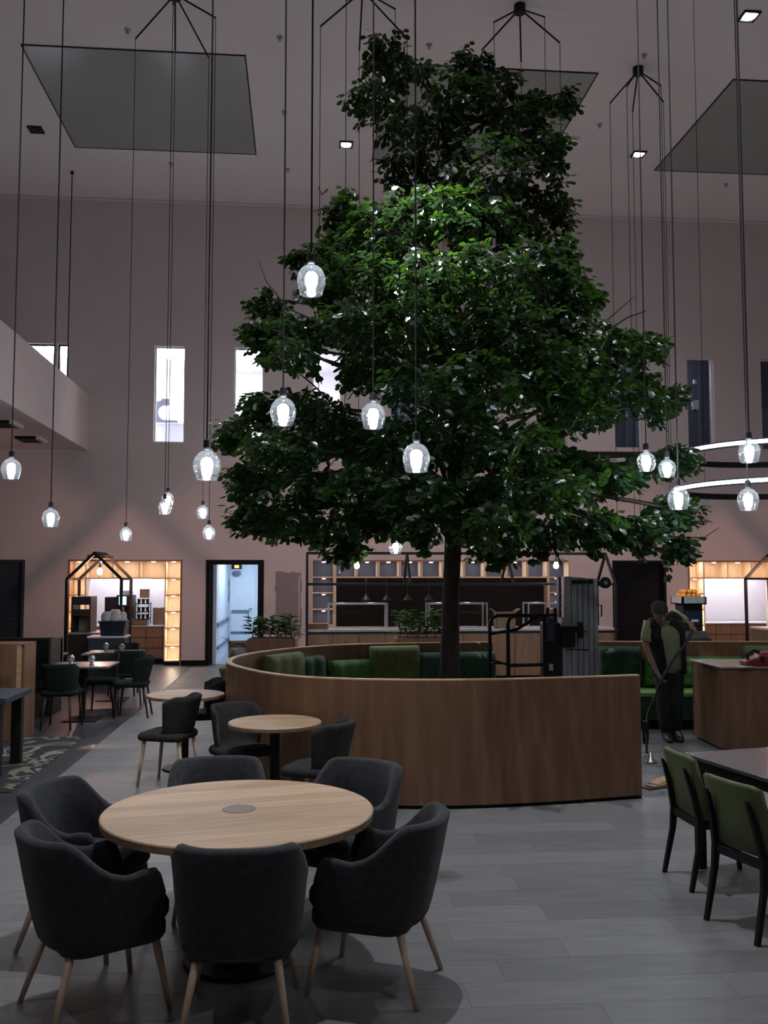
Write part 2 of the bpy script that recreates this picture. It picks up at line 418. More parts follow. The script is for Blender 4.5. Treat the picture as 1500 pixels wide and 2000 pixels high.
# lit room on the left, dim room on the right
def room(name, x0, x1, depth, z0, z1, m, mf, label):
    y0, y1 = WALL_Y + .25, WALL_Y + .25 + depth
    r = struct(bpy.data.objects.new(name, None)); COL.objects.link(r); r['label'] = label
    box('back_wall', m, r, x0, x1, y1, y1 + .1, z0, z1); box('side_wall', m, r, x0 - .1, x0, y0, y1 + .1, z0, z1)
    box('side_wall', m, r, x1, x1 + .1, y0, y1 + .1, z0, z1); box('room_floor', mf, r, x0, x1, y0, y1, z0 - .1, z0); box('room_ceiling', m, r, x0, x1, y0, y1, z1, z1 + .1)
    return r
RX = (WINS[3][0] + WINS[2][1]) / 2
ra = room('wall_upper_office', XL, RX, 4, WIN_Z[0] - .5, WIN_Z[1] + .4, 'white', 'corr_floor', 'bright white room behind the upper windows')
rb = room('wall_upper_corridor', RX + .2, XR, 2.2, WIN_Z[0] - .5, WIN_Z[1] + .4, 'curtain2', 'corr_floor', 'dim slate blue corridor behind the upper windows')
def ceiling_lamp(name, label, x, y, z, sx, sy, col, power, group=None):
    t = thing(name, label, 'light', (x, y, z), 0, group)
    box('lamp_body', 'white', t, -sx / 2, sx / 2, -sy / 2, sy / 2, -.06, 0)
    box('diffuser', emi(name + '_glow', col, power), t, -sx / 2 + .03, sx / 2 - .03, -sy / 2 + .03, sy / 2 - .03, -.075, -.06)
    return t
for x in (-13.5, -10, -7.6, -5.4, -3.2, -1.2):
    ceiling_lamp('ceiling_panel_lamp', 'white panel lamp on the ceiling of the bright upper room', x, WALL_Y + 2.0, WIN_Z[1] + .39, 1.2, 1.2, (1, .98, 1.0), 42, 'upper room panel lamps')
for x in (3.5, 8.5):
    ceiling_lamp('ceiling_panel_lamp', 'small panel lamp on the ceiling of the dim upper corridor', x, WALL_Y + 1.0, WIN_Z[1] + .39, .6, .6, (.75, .82, 1.0), 16, 'upper corridor panel lamps')
# slate blue panels seen through the right-hand windows
for k, (a, b) in enumerate(WINS[5:]):
    for q, (f0, f1, dy) in enumerate(((.0, .42, .02), (.42, .6, .10), (.6, .74, .02), (.74, 1.0, .10))):
        if k == 3 and q > 1: continue
        y = WALL_Y + 1.2 - dy
        x0, x1 = (a * 1.05 + (b - a) * f0 * 1.25, a * 1.05 + (b - a) * f1 * 1.25)
        z0 = WIN_Z[0] - .5 if k < 3 else WIN_Z[0] + 1.2
        tag(box('wall_panel', 'curtain', None, x0, x1, y, y + .03, z0, WIN_Z[1] + .4), 'slate blue upright panel standing in the upper corridor', 'panel', 'upper corridor panels')
p0, p1 = aty(1350, 783, WALL_Y + 1.09), aty(1363, 801, WALL_Y + 1.09)
t = thing('wall_dispenser', 'small white dispenser fixed on a slate blue panel in the upper corridor', 'dispenser', (p0.x, WALL_Y + 1.09, p1.z))
box('dispenser_body', 'white', t, 0, p1.x - p0.x, -.08, .0, 0, p0.z - p1.z, .01); box('nozzle', 'black', t, .05, .08, -.07, -.03, -.05, 0)
p0 = aty(1356, 746, WALL_Y + 1.09)
t = thing('wall_alarm', 'little square white alarm box fixed high on the corridor panel', 'alarm', p0)
box('alarm_body', 'white', t, -.04, .04, -.06, 0, -.05, .05, .008); box('button', 'steel', t, -.015, .015, -.068, -.06, -.015, .015)
# dark curved sign letter standing behind the bright window
def wpoly(pts, Y): return [(aty(px, py, Y).x, aty(px, py, Y).z) for px, py in pts]
Y5 = WALL_Y + .7
pts = wpoly([(303, 784), (313, 783), (317, 778), (330, 779), (330, 791), (316, 792), (310, 797), (308, 805), (311, 814), (318, 820), (347, 821), (347, 826), (303, 826)], Y5)
mb = MB(); mb.prism(pts, 0, .08)
mb.v = [(x, Y5 + z, y) for x, y, z in mb.v]
tag(mb.build('sign_letter', 'bumper'), 'dark grey curved sign letter standing inside the bright upper window', 'sign')
sx0, sx1 = aty(296, 826, Y5).x, aty(370, 826, Y5).x; sz = aty(330, 826.5, Y5).z
t = thing('display_ledge', 'white ledge holding the grey sign letter behind the window', 'ledge', (sx0, Y5, sz))
box('ledge_top', 'white', t, 0, sx1 - sx0, -.1, .3, -.04, 0); box('ledge_front', 'corridor', t, 0, sx1 - sx0, -.05, 0, -.45, -.04)

# ------------------------------------------------------------------ back wall: shelving niches
def spot_disc(parent, x, y, z, m, r=.035):
    h = MB().lathe([(r * 1.35, 0), (r * 1.35, -.012), (r, -.014)], 12, (x, y, z)).build('spot_ring', 'steel', parent)
    MB().lathe([(r, -.0145), (r * .95, -.020)], 12, (x, y, z)).build('spot_lens', m, h)
def wall_niche(name, label, x0, x1):
    w = x1 - x0; H = DOOR_TOP; D = .42
    fx = lambda px: (px - 132) / (355 - 132) * w
    fz = lambda py: (1290 - py) / (1290 - 1094) * (H - .02) + .0
    t = thing(name, label, 'shelving', (x0, WALL_Y - .02, 0))
    for a, b in ((0, .035), (w - .035, w)): box('side_panel', 'drawer', t, a, b, 0, D, 0, H)
    box('top_panel', 'drawer', t, .035, w - .035, 0, D, H - .03, H)
    T = .012
    cl, cr = fx(166), fx(322); zt = fz(1127)
    for x in (fx(166), fx(219), fx(271), fx(322)): box('divider', 'niche', t, x - T, x + T, .01, D, (zt if x not in (cl, cr) else .1), H - .03)
    box('shelf', 'niche', t, .035, w - .035, .008, D, zt - T, zt + T)
    cols = ((.035, cl), (cr, w - .035))
    zs = [fz(v) for v in (1158, 1189, 1220, 1254)]
    for a, b in cols:
        for z in zs: box('shelf', 'niche', t, a, b - T, .012, D, z - T, z + T)
        box('shelf', 'niche', t, a, b, .012, D, .085, .11)
        box('back_panel', 'niche', t, a, b, D, D + .02, 0, H)
        box('plinth', 'doorblack', t, a, b, .03, .06, 0, .085)
        for z in [zt] + zs: spot_disc(t, (a + b) / 2, .12, z - T, 'cell_spot', .04)
        spot_disc(t, (a + b) / 2, .12, H - .03, 'cell_spot', .04)
    box('back_panel', 'niche', t, cl, cr, D, D + .02, zt, H)
    for a, b in ((166, 219), (219, 271), (271, 322)): spot_disc(t, fx((a + b) / 2), .1, H - .03, 'cell_spot', .04)
    for px in (190, 245, 298): spot_disc(t, fx(px), .25, zt - T, 'cell_spot_cool', .035)
    # counter with drawers at the back of the alcove
    c = thing('drawer_counter', 'wooden drawer counter with white top inside the niche %s' % label.split('cells ')[1], 'counter', (x0, WALL_Y + .45, 0))
    zc = fz(1217)
    box('worktop', 'white', c, cl - .3, cr + .3, 0, .62, zc - .03, zc, .004)
    box('carcass', 'dkwood', c, cl - .28, cr + .28, .03, .62, .1, zc - .03)
    box('plinth', 'doorblack', c, cl - .28, cr + .28, .06, .1, 0, .1)
    nd = 6
    for i in range(nd):
        for j in range(3):
            a = cl - .26 + (cr - cl + .52) * i / nd; b = cl - .26 + (cr - cl + .52) * (i + 1) / nd
            z0 = .11 + (zc - .15) * j / 3; z1 = .11 + (zc - .15) * (j + 1) / 3
            box('drawer', 'drawer', c, a + .006, b - .006, .008, .03, z0 + .008, z1 - .008)
    r = struct(bpy.data.objects.new('wall_alcove', None)); COL.objects.link(r); r['label'] = 'white alcove walls behind the lit shelves'
    y0, y1 = WALL_Y + .25, WALL_Y + 1.15
    box('back_wall', 'white', r, x0 - .4, x1 + .4, y1, y1 + .1, 0, H + .3)
    box('side_wall', 'white', r, x0 - .5, x0 - .4, y0, y1, 0, H + .3); box('side_wall', 'white', r, x1 + .4, x1 + .5, y0, y1, 0, H + .3)
    box('room_ceiling', 'white', r, x0 - .4, x1 + .4, y0, y1, H + .3, H + .4)
    for k in range(3):
        x = x0 + cl + (cr - cl) * (k + .5) / 3
        l = thing('alcove_downlight', 'small round downlight in the ceiling of the niche %s' % label.split('cells ')[1], 'light', (x, WALL_Y + .8, H + .3), 0, 'downlights of the niche %s' % label.split('cells ')[1])
        MB().lathe([(.06, 0), (.06, -.02), (.05, -.022)], 14).build('rim', 'steel', l)
        MB().lathe([(.05, -.0225), (.045, -.03)], 14).build('lens', emi('alcove_glow', (.82, .84, 1.0), 560), l)
    return t, fx, fz
ln, lfx, lfz = wall_niche('lit_shelf_wall', 'glowing wooden niche of lit shelf cells beside the corridor doorway', *NL)
rn, rfx, rfz = wall_niche('lit_shelf_wall', 'glowing wooden niche of lit shelf cells behind the orange juicer', *NR)

# coffee corner inside the left niche
YC = WALL_Y + .75; ZC = lfz(1217)
def npx(px): return aty(px, 1200, YC).x
def npz(py): return aty(240, py, YC).z
x0, x1 = npx(208), npx(237); zz = ZC
t = thing('coffee_machine', 'black coffee machine with a glowing blue screen on the niche counter', 'coffee machine', ((npx(208) + npx(262)) / 2, YC, ZC))
wd = npx(262) - npx(208)
box('body', 'black', t, -wd / 2, -wd * .08, -.22, .2, .02, .62, .01); box('body', 'black', t, -wd * .08, wd / 2, -.1, .2, .02, .66, .01)
box('drip_tray', 'steel', t, -wd * .08, wd / 2, -.26, -.1, .02, .07, .005); box('head', 'black', t, -wd * .08, wd / 2, -.24, -.1, .40, .66, .01)
box('spout', 'steel', t, wd * .12, wd * .2, -.2, -.16, .28, .4)
s = box('screen', 'screen', t, wd * .02, wd * .28, -.248, -.24, .45, .63)
box('hopper', 'alu', t, wd * .08, wd * .4, -.05, .15, .66, .76, .01)
for k in (-1, 1): box('foot', 'black', t, k * wd * .4 - .03, k * wd * .4 + .03, -.15, .15, 0, .02)
sh = thing('cup_rack', 'black wire cup rack of three shelves beside the coffee machine', 'rack', ((npx(268) + npx(293)) / 2, YC - .05, ZC))
w2 = (npx(293) - npx(268)) / 2
for q in (-1, 1):
    for v in (-.14, .14): MB().tube([(q * w2, v, 0), (q * w2, v, .5)], .01, 6).build('post', 'black', sh)
for z in (.12, .28, .46): box('shelf', 'black', sh, -w2, w2, -.15, .15, z, z + .015)
cupn = 0
for z in (.135, .295, .475):
    for i in range(3):
        c = thing('cup_stack', 'stack of dark cups on the wire rack beside the coffee machine', 'cups', (sh.location.x - w2 + w2 * (2 * i + 1) / 3, YC - .06, ZC + z), 0, 'cups on the wire rack')
        MB().lathe([(.028, 0), (.042, .10), (.040, .10), (.026, .006)], 12).build('cup', 'navy', c)
        MB().lathe([(.043, .095), (.043, .107), (.038, .107)], 12).build('rim', 'steel', c)
def carton(name, label, x, y, z, sx, sy, sz, rz=0, m='cardboard', flaps=True):
    t = thing(name, label, 'box', (x, y, z), rz)
    mb = MB(); w = .008
    for q in ((-sx / 2, sx / 2, -sy / 2, -sy / 2 + w), (-sx / 2, sx / 2, sy / 2 - w, sy / 2), (-sx / 2, -sx / 2 + w, -sy / 2, sy / 2), (sx / 2 - w, sx / 2, -sy / 2, sy / 2)): mb.box(*q, 0, sz)
    mb.box(-sx / 2, sx / 2, -sy / 2, sy / 2, 0, w); mb.build('box_body', m, t)
    if flaps:
        for k in (-1, 1):
            MB().bar((k * sx / 2, 0, sz), (k * (sx / 2 + sx * .25), 0, sz + .06), sy * .98, .008).build('flap', m, t)
    else:
        box('lid', m, t, -sx / 2 - .004, sx / 2 + .004, -sy / 2 - .004, sy / 2 + .004, sz, sz + .02); box('tape', 'paper', t, -.03, .03, -sy / 2 - .006, sy / 2 + .006, sz + .019, sz + .022)
    return t
carton('cardboard_box', 'small brown carton standing on the cup rack', npx(282), YC, ZC + .475 + .12, .19, .16, .17, 0, flaps=False).location.z = ZC + .60
carton('cardboard_box', 'dark brown carton on the counter by the glowing shelf column', npx(311), YC, ZC, .24, .22, .36, 0, flaps=False)
carton('cardboard_box', 'pale carton with open flaps on the niche counter', npx(277), YC - .22, ZC, .3, .18, .12, 0)

# ------------------------------------------------------------------ bar shelving
def bar_shelf():
    x0, x1 = BR; w = x1 - x0; H = DOOR_TOP; D = .40
    fx = lambda px: (px - 608) / (1113 - 608) * w
    fz = lambda py: wz(py)
    t = thing('bar_shelf_wall', 'wooden bar shelving of square dark cells with small spots above the buffet', 'shelving', (x0, WALL_Y - .03, 0))
    T = .028
    box('side_panel', 'niche', t, 0, .03, 0, D, 0, H); box('side_panel', 'niche', t, w - .03, w, 0, D, 0, H)
    box('top_panel', 'drawer', t, .03, w - .03, 0, D, H - .03, H)
    zt = fz(1127); xs = [fx(653 + 41.7 * k) for k in range(11)]
    for k, x in enumerate(xs): box('divider', 'niche', t, x - T, x + T, .004, D, (.0 if k in (0, 10) else zt), H - .03)
    box('shelf', 'niche', t, .03, w - .03, -.004, D, zt - .02, zt + .012)
    box('back_panel', 'cellback', t, .03, w - .03, D, D + .02, zt, H)
    ex = [.03] + xs + [w - .03]
    for a, b in zip(ex[:-1], ex[1:]): spot_disc(t, (a + b) / 2, .16, H - .03, 'cell_spot_cool', .04)
    for a, b in ((.03, xs[0]), (xs[10], w - .03)):
        box('back_panel', 'cellback', t, a, b, D, D + .02, 0, zt)
        for py in (1127, 1158, 1190, 1222):
            z = fz(py)
            if py > 1127: box('shelf', 'niche', t, a, b, .002, D, z - .012, z + .008)
            spot_disc(t, (a + b) / 2, .16, z - .02, 'cell_spot_cool', .035)
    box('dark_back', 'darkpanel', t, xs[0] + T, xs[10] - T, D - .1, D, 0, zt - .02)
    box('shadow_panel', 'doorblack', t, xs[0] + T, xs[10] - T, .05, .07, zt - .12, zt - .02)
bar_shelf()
# buffet counter in front of it
YF = HW(0, 16.9).y
bx0, bx1 = aty(598, 1240, YF).x, aty(1203, 1240, YF).x
ZB = aty(800, 1229, YF).z
cb = thing('buffet_counter', 'long wooden buffet counter with pale stone top before the dark bar', 'counter', (bx0, YF, 0))
BW = bx1 - bx0
box('counter_top', 'stone', cb, -.03, BW + .03, -.04, .9, ZB - .04, ZB, .004)
box('carcass', 'dkwood', cb, 0, BW, .02, .85, .08, ZB - .04)
box('plinth', 'doorblack', cb, .02, BW - .02, .06, .8, 0, .08)
npan = 12
for i in range(npan): box('front_panel', 'drawer', cb, BW * i / npan + .006, BW * (i + 1) / npan - .006, 0, .02, .1, ZB - .09)
# glass sneeze guards
for k, (a, b) in enumerate(((642, 756), (838, 951), (1032, 1150))):
    g0, g1 = aty(a, 1200, YF + .3).x, aty(b, 1200, YF + .3).x
    zt = aty(800, 1177, YF + .3).z
    t = thing('glass_food_guard', 'steel framed glass food guard standing on the buffet counter', 'food guard', (g0, YF + .3, ZB), 0, 'glass food guards on the buffet')
    h = zt - ZB; w = g1 - g0
    for x in (0, w):
        for y in (0, .4): MB().bar((x, y, 0), (x, y, h), .03).build('post', 'steel', t)
    box('glass_top', 'pane', t, -.02, w + .02, -.05, .45, h, h + .012)
    for y in (0, .4): MB().bar((0, y, h - .02), (w, y, h - .02), .03).build('rail', 'steel', t)
    box('glass_front', 'pane', t, .02, w - .02, -.012, -.004, h * .55, h - .03)
    for x in (.25 * w, .75 * w): spot_disc(t, x, .2, h - .01, 'cell_spot_cool', .03)
    box('warming_plate', 'steel', t, .1, w - .1, .06, .36, 0, .02, .004)
# hanging heat lamps
for px in (715, 755, 796, 837):
    p = aty(px, 1173, YF + .65); q = aty(px, 1138, YF + .65)
    t = thing('heat_lamp', 'dark slim heat lamp hanging over the buffet', 'lamp', (p.x, p.y, p.z), 0, 'heat lamps over the buffet')
    MB().tube([(0, 0, .08), (0, 0, q.z - p.z + .1)], .008, 6).build('rod', 'black', t)
    MB().lathe([(.09, 0), (.07, .03), (.025, .09), (.012, .12)], 14).build('shade', 'black', t, smooth=True)
# things on the buffet
def on_bar(px, dy=.15): return aty(px, 1226, YF + dy).x
t = thing('tray_stack', 'stack of orange brown serving trays on the end of the buffet', 'trays', (on_bar(620), YF + .22, ZB))
for k in range(4): box('tray', 'drawer' if k % 2 else 'cardboard', t, -.19, .19, -.14, .14, .002 + k * .028, .022 + k * .028, .006)
carton('cardboard_box', 'open cardboard box on the buffet behind the lift cage', on_bar(988), YF + .25, ZB, .36, .3, .3)
t = thing('serving_board', 'flat pale tray lying on the buffet between the glass guards', 'tray', (on_bar(771), YF + .3, ZB))
box('tray_base', 'steel', t, -.22, .22, -.15, .15, 0, .012, .003)
for k in (-1, 1): box('tray_lip', 'steel', t, k * .22 - .006, k * .22 + .006, -.15, .15, .0121, .035)
# gable frame over the buffet
yr = YF + .42
zr = aty(900, 1081, yr).z; yf, yb = yr - .55, yr + .52
ze = aty(1203, 1141, yf).z
t = thing('buffet_canopy', 'long black steel house-shaped frame above the buffet counter', 'canopy', (0, 0, 0))
rx = [aty(p, 1080, yr).x for p in (600, 795, 990, 1182)]
MB().bar((rx[0], yr, zr), (rx[-1], yr, zr), .05).build('ridge_bar', 'black', t)
for x in rx:
    for y in (yf, yb): MB().bar((x, yr, zr), (x, y, ze), .045).build('rafter', 'black', t)
for y in (yf, yb): MB().bar((rx[0], y, ze), (rx[-1], y, ze), .04).build('eave_bar', 'black', t)
MB().bar((rx[-1], yf, ze), (rx[-1], yb, ze), .04).build('tie_bar', 'black', t); MB().bar((rx[0], yf, ze), (rx[0], yb, ze), .04).build('tie_bar', 'black', t)
for x in (rx[0], rx[-1]):
    for y in (yf, yb): MB().bar((x, y, ZB if y == yb else 0), (x, y, ze), .045).build('post', 'black', t)
def warm_bulb(label, p, drop, group=None):
    t = thing('hanging_bulb', label, 'bulb', (p.x, p.y, p.z), 0, group)
    MB().tube([(0, 0, .06), (0, 0, .06 + drop)], .008, 6).build('cord', 'cable', t)
    MB().lathe([(.022, .03), (.025, .09), (.012, .1)], 12).build('socket', 'black', t)
    MB().lathe([(.012, .035), (.042, -.01), (.05, -.045), (.035, -.08), (0.0, -.095)], 16).build('glass_bulb', 'bulb_warm', t, smooth=True)
for px, py in ((697, 1101), (1086, 1101)):
    p = aty(px, py, yr); warm_bulb('bare warm orange bulb hanging from the buffet frame', p, zr - p.z - .08, 'warm bulbs under the buffet frame')

# ------------------------------------------------------------------ kiosks with house-shaped frames
def kiosk(label, fx0, Yk, w, dp):
    za, zeave = aty(183, 1080, Yk).z, aty(183, 1131, Yk).z
    t = thing('kiosk_canopy', label, 'canopy', (fx0, Yk, 0))
    for y in (0, dp):
        for x in (0, w):
            MB().bar((x, y, 0), (x, y, zeave), .05).build('post', 'black', t)
            MB().bar((x, y, zeave), (w / 2, y, za), .05).build('rafter', 'black', t)
    for x in (0, w): MB().bar((x, 0, zeave), (x, dp, zeave), .04).build('eave_bar', 'black', t)
    MB().bar((w / 2, 0, za), (w / 2, dp, za), .05).build('ridge_bar', 'black', t)
    box('lamp_plate', 'drawer', t, w / 2 - .16, w / 2 + .16, .1, dp - .1, za - .10, za - .03)
    return t, za, zeave
Yk = HW(0, 16.9).y + .35
kx0, kx1 = aty(129, 1200, Yk).x, aty(236, 1200, Yk).x
kw = kx1 - kx0
kt, kza, kze = kiosk('black steel house-shaped kiosk frame before the glowing niche with the coffee machine', kx0, Yk, kw, .95)
p = Vector((kx0 + kw / 2, Yk + .45, kza - .30)); warm_bulb('bare warm bulb hanging in the kiosk before the coffee niche', p, .1)
rkx = aty(1458, 1200, Yk + .95).x
kiosk('black steel house-shaped kiosk frame standing beyond the orange juicer', rkx, Yk, kw, .95)
p = Vector((rkx + kw / 2, Yk + .45, kza - .30)); warm_bulb('bare warm bulb hanging in the kiosk beyond the juicer', p, .1)
kz = aty(183, 1236, Yk).z
c = thing('kiosk_counter', 'dark wooden kiosk counter under the house frame by the coffee niche', 'counter', (kx0 + .03, Yk, 0))
box('counter_body', 'dkwood', c, 0, kw * .62, .05, .9, .08, kz - .03); box('counter_top', 'stone', c, -.01, kw * .64, .03, .92, kz - .03, kz, .004); box('plinth', 'doorblack', c, .03, kw * .6, .08, .88, 0, .08)
c = thing('serving_cart', 'grey metal serving cart with pale top beside the kiosk counter', 'cart', (aty(172, 1250, Yk - .5).x, Yk - .5, 0))
cw = aty(243, 1250, Yk - .5).x - aty(172, 1250, Yk - .5).x; cz = aty(183, 1243, Yk - .5).z
box('cart_body', 'doornavy', c, 0, cw, 0, .45, .12, cz - .03, .01); box('cart_top', 'white', c, -.02, cw + .02, -.02, .47, cz - .03, cz, .005)
for x in (.08, cw - .08):
    for y in (.08, .37): MB().lathe([(.0, -.05), (.03, -.045), (.05, 0), (.03, .045), (0, .05)], 12, (x, y, .055)).build('castor', 'black', c)
b = thing('storage_bin', 'dark blue plastic bin on the serving cart', 'bin', (c.location.x + cw * .63, Yk - .28, cz))
bw = .23
mb = MB()
mb.grid([[(-bw, -.17, .26), (bw, -.17, .26), (bw, .17, .26), (-bw, .17, .26)], [(-bw * .85, -.14, 0), (bw * .85, -.14, 0), (bw * .85, .14, 0), (-bw * .85, .14, 0)]], True); mb.build('bin_body', 'navy', b, bevel=.01)
mb = MB(); mb.box(-bw - .015, bw + .015, -.185, .185, .24, .262); mb.build('bin_rim', 'navy', b)
for k, (dx, sz, hh) in enumerate(((-.13, .10, .16), (.02, .12, .20), (.14, .09, .15))):
    mb = MB(); rows = []
    for i in range(7):
        z = i / 6 * hh; rr = sz * (1 - .45 * (i / 6) ** 2); rows.append([(rr * math.cos(a) * (1 + .18 * math.sin(3 * a + i + k)), rr * .8 * math.sin(a) * (1 + .15 * math.cos(4 * a + 2 * i)), z) for a in [2 * PI * j / 12 for j in range(12)]])
    mb.grid(rows, True)
    o = mb.build('paper_bag', 'paper', None, loc=(b.location.x + dx, b.location.y + .02 * k, cz + .263), smooth=True)
    tag(o, 'crumpled pale bag on top of the dark blue bin', 'bag', 'bags on the blue bin')
d = thing('display_crate', 'dark wooden display crate with oval hand holes on the kiosk counter', 'crate', (kx0 + .06, Yk + .12, kz))
dw = kw * .36
for q in ((0, .03), (dw - .03, dw)): box('crate_side', 'dkwood', d, q[0], q[1], 0, .5, 0, .62)
box('crate_shelf', 'dkwood', d, .03, dw - .03, 0, .5, .3, .33); box('crate_top', 'dkwood', d, 0, dw, 0, .5, .62, .65); box('crate_front', 'dkwood', d, .03, dw - .03, 0, .02, .5, .62)
box('crate_front', 'dkwood', d, .03, dw - .03, 0, .02, .33, .42)
box('crate_back', 'niche', d, .03, dw - .03, .47, .5, 0, .3)
c = thing('kiosk_counter', 'pale wooden kiosk counter with white top beyond the juicer', 'counter', (rkx + .04, Yk - .1, 0))
box('counter_body', 'cardboard', c, 0, kw, .05, .9, .08, kz - .03); box('counter_top', 'white', c, -.02, kw + .02, .0, .95, kz - .03, kz + .01, .004); box('plinth', 'doorblack', c, .03, kw * .95, .08, .88, 0, .08)

# orange juicer
jd = 15.6
jp = atd(1346, 1240, jd); jz = 0
js = jd / F
t = thing('juice_machine', 'black juice machine with a grey tray of oranges on top', 'juicer', (jp.x, jp.y, 0))
hw_ = 22 * js
ztray = atd(1346, 1180, jd).z; zbase = atd(1346, 1243, jd).z
box('cabinet', 'dkwood', t, -hw_ - .1, hw_ + .1, -.2, .3, 0, zbase - .02)
box('base', 'steel', t, -hw_ * .9, hw_ * 1.3, -.2, .2, zbase - .02, zbase + .10, .01)
box('body', 'black', t, -hw_ * .8, hw_ * .95, -.14, .2, zbase + .10, ztray, .01)
box('window_panel', 'navy', t, -hw_ * .65, hw_ * .8, -.15, -.14, zbase + .2, ztray - .1); box('badge', 'paper', t, -.02, .10, -.153, -.15, zbase + .25, zbase + .29)
mb = MB(); a, e = hw_ * 1.1, .03
for q in ((-a, a, -.24, -.24 + e), (-a, a, .24 - e, .24), (-a, -a + e, -.24, .24), (a - e, a, -.24, .24)): mb.box(*q, ztray, ztray + .13)
mb.box(-a, a, -.24, .24, ztray, ztray + .02); mb.build('tray', 'alu', t)
k = 0
om = MB(); om.lathe([(0, -.038)] + [(.038 * math.cos(a_), .038 * math.sin(a_)) for a_ in (-1.1, -.6, -.2, .2, .6, 1.1)] + [(0, .038)], 12)
first = None
for lay in range(3):
    nx, ny = 5 - lay, 5 - lay
    for i in range(nx):
        for j in range(ny):
            loc = (jp.x + (i - (nx - 1) / 2) * .085 + random.uniform(-.01, .01), jp.y + (j - (ny - 1) / 2) * .08, ztray + .075 + lay * .068)
            if first is None: first = om.build('orange', 'orange', None, loc=loc, smooth=True); o = first
            else: o = first.copy(); COL.objects.link(o); o.location = loc
            tag(o, 'whole orange heaped in the tray of the juice machine', 'orange', 'oranges on the juice machine')

# ------------------------------------------------------------------ doors
def flat_door(name, x0, x1, m, label):
    d = struct(bpy.data.objects.new(name, None)); COL.objects.link(d); d['label'] = label
    y = WALL_Y + .12
    box('door_leaf', m, d, x0 + .06, x1 - .06, y, y + .05, .01, DOOR_TOP - .06)
    mb = MB()
    for q in ((x0, x0 + .06, 0, DOOR_TOP), (x1 - .06, x1, 0, DOOR_TOP), (x0 + .06, x1 - .06, DOOR_TOP - .06, DOOR_TOP)): mb.box(q[0], q[1], WALL_Y - .01, WALL_Y + .2, q[2], q[3])
    mb.build('door_frame', m, d)
    MB().tube([(x1 - .16, y - .05, 1.0), (x1 - .26, y - .05, 1.0)], .01, 8).build('door_handle', 'steel', d)
    box('closer_track', m, d, x0 + .1, x1 - .1, y - .02, y, DOOR_TOP - .3, DOOR_TOP - .28)
    return d
flat_door('door_1', *DR, 'doorblack', 'plain black double-height door beside the juicer')
flat_door('door_2', *DL, 'doornavy', 'slate painted door at the left of the glowing niche')
d = struct(bpy.data.objects.new('door_3', None)); COL.objects.link(d); d['label'] = 'open black-framed doorway to a white corridor'
mb = MB(); a, b = DC
for q in ((a, a + .09, 0, DOOR_TOP), (b - .13, b, 0, DOOR_TOP), (a + .09, b - .13, DOOR_TOP - .10, DOOR_TOP)): mb.box(q[0], q[1], WALL_Y - .02, WALL_Y + .3, q[2], q[3])
mb.build('door_frame', 'doorblack', d)
h0 = Vector((a + .1, WALL_Y + .12, 0)); h1 = aty(425, 1200, WALL_Y + 1.15); h1.z = 0
hz = (DOOR_TOP - .12) / 2 + .01
MB().bar(h0 + Vector((0, 0, hz)), h1 + Vector((0, 0, hz)), .05, DOOR_TOP - .12).build('door_leaf', 'doorblack', d)
YE = WALL_Y + 3.4
cx0 = aty(445, 1180, YE).x
cr_ = room('wall_corridor', cx0, b + .3, 3.15, 0, DOOR_TOP + .3, 'corridor', 'corr_floor', 'white service corridor beyond the open doorway')
for z0, z1 in ((.30, .36), (.80, .88)):
    box('bumper_rail', 'bumper', cr_, cx0, cx0 + .03, WALL_Y + .4, YE, z0, z1)
e = struct(bpy.data.objects.new('door_4', None)); COL.objects.link(e); e['label'] = 'white service door with panic bar at the corridor end'
ex0, ex1 = aty(449, 1180, YE).x, aty(498, 1180, YE).x
ez = lambda py: aty(470, py, YE).z
box('door_leaf', 'corridor', e, ex0, ex1, YE - .05, YE, .01, ez(1103))
box('panic_bar', 'bumper', e, ex0 + .05, ex1 - .15, YE - .09, YE - .05, ez(1196), ez(1191)); box('kick_plate', 'bumper', e, ex0 + .03, ex1 - .12, YE - .06, YE - .05, ez(1238), ez(1233))
MB().tube([aty(492, 1189, YE - .05), aty(487, 1189, YE - .12), aty(485, 1193, YE - .12), aty(485, 1208, YE - .12), aty(487, 1212, YE - .12), aty(492, 1213, YE - .05)], .012, 6).build('door_handle', 'bumper', e)
box('hinge', 'steel', e, ex0 - .02, ex0 + .01, YE - .07, YE - .05, .3, .42); box('hinge', 'steel', e, ex0 - .02, ex0 + .01, YE - .07, YE - .05, 1.5, 1.62)
t = thing('exit_sign', 'small orange glowing emergency sign above the corridor door', 'sign', aty(462, 1107, YE - .08))
box('sign_case', 'black', t, -.13, .13, 0, .06, -.06, .06); box('sign_face', 'exit', t, -.05, .06, -.006, 0, -.03, .04)
t = thing('wall_alarm', 'dark alarm horn on the wall under the corridor sign', 'alarm', aty(462, 1119, YE - .08))
MB().lathe([(.12, 0), (.10, -.05), (.03, -.09)], 14).build('horn', 'bumper', t); box('base_plate', 'bumper', t, -.09, .09, .0, .03, -.02, .05)
mb = MB(); mb.tube([aty(450, 1121, YE - .04), aty(450, 1128, YE - .04), aty(448, 1135, YE - .04), aty(449, 1158, YE - .04), aty(446, 1175, YE - .04)], .01, 6)
tag(mb.build('wall_conduit', 'bumper'), 'thin grey cable running down the corridor end wall', 'cable')
ceiling_lamp('corridor_lamp', 'bluish panel lamp on the ceiling of the service corridor', (cx0 + b + .3) / 2, WALL_Y + 1.6, DOOR_TOP + .29, .5, 1.6, (.72, .86, 1.0), 13)

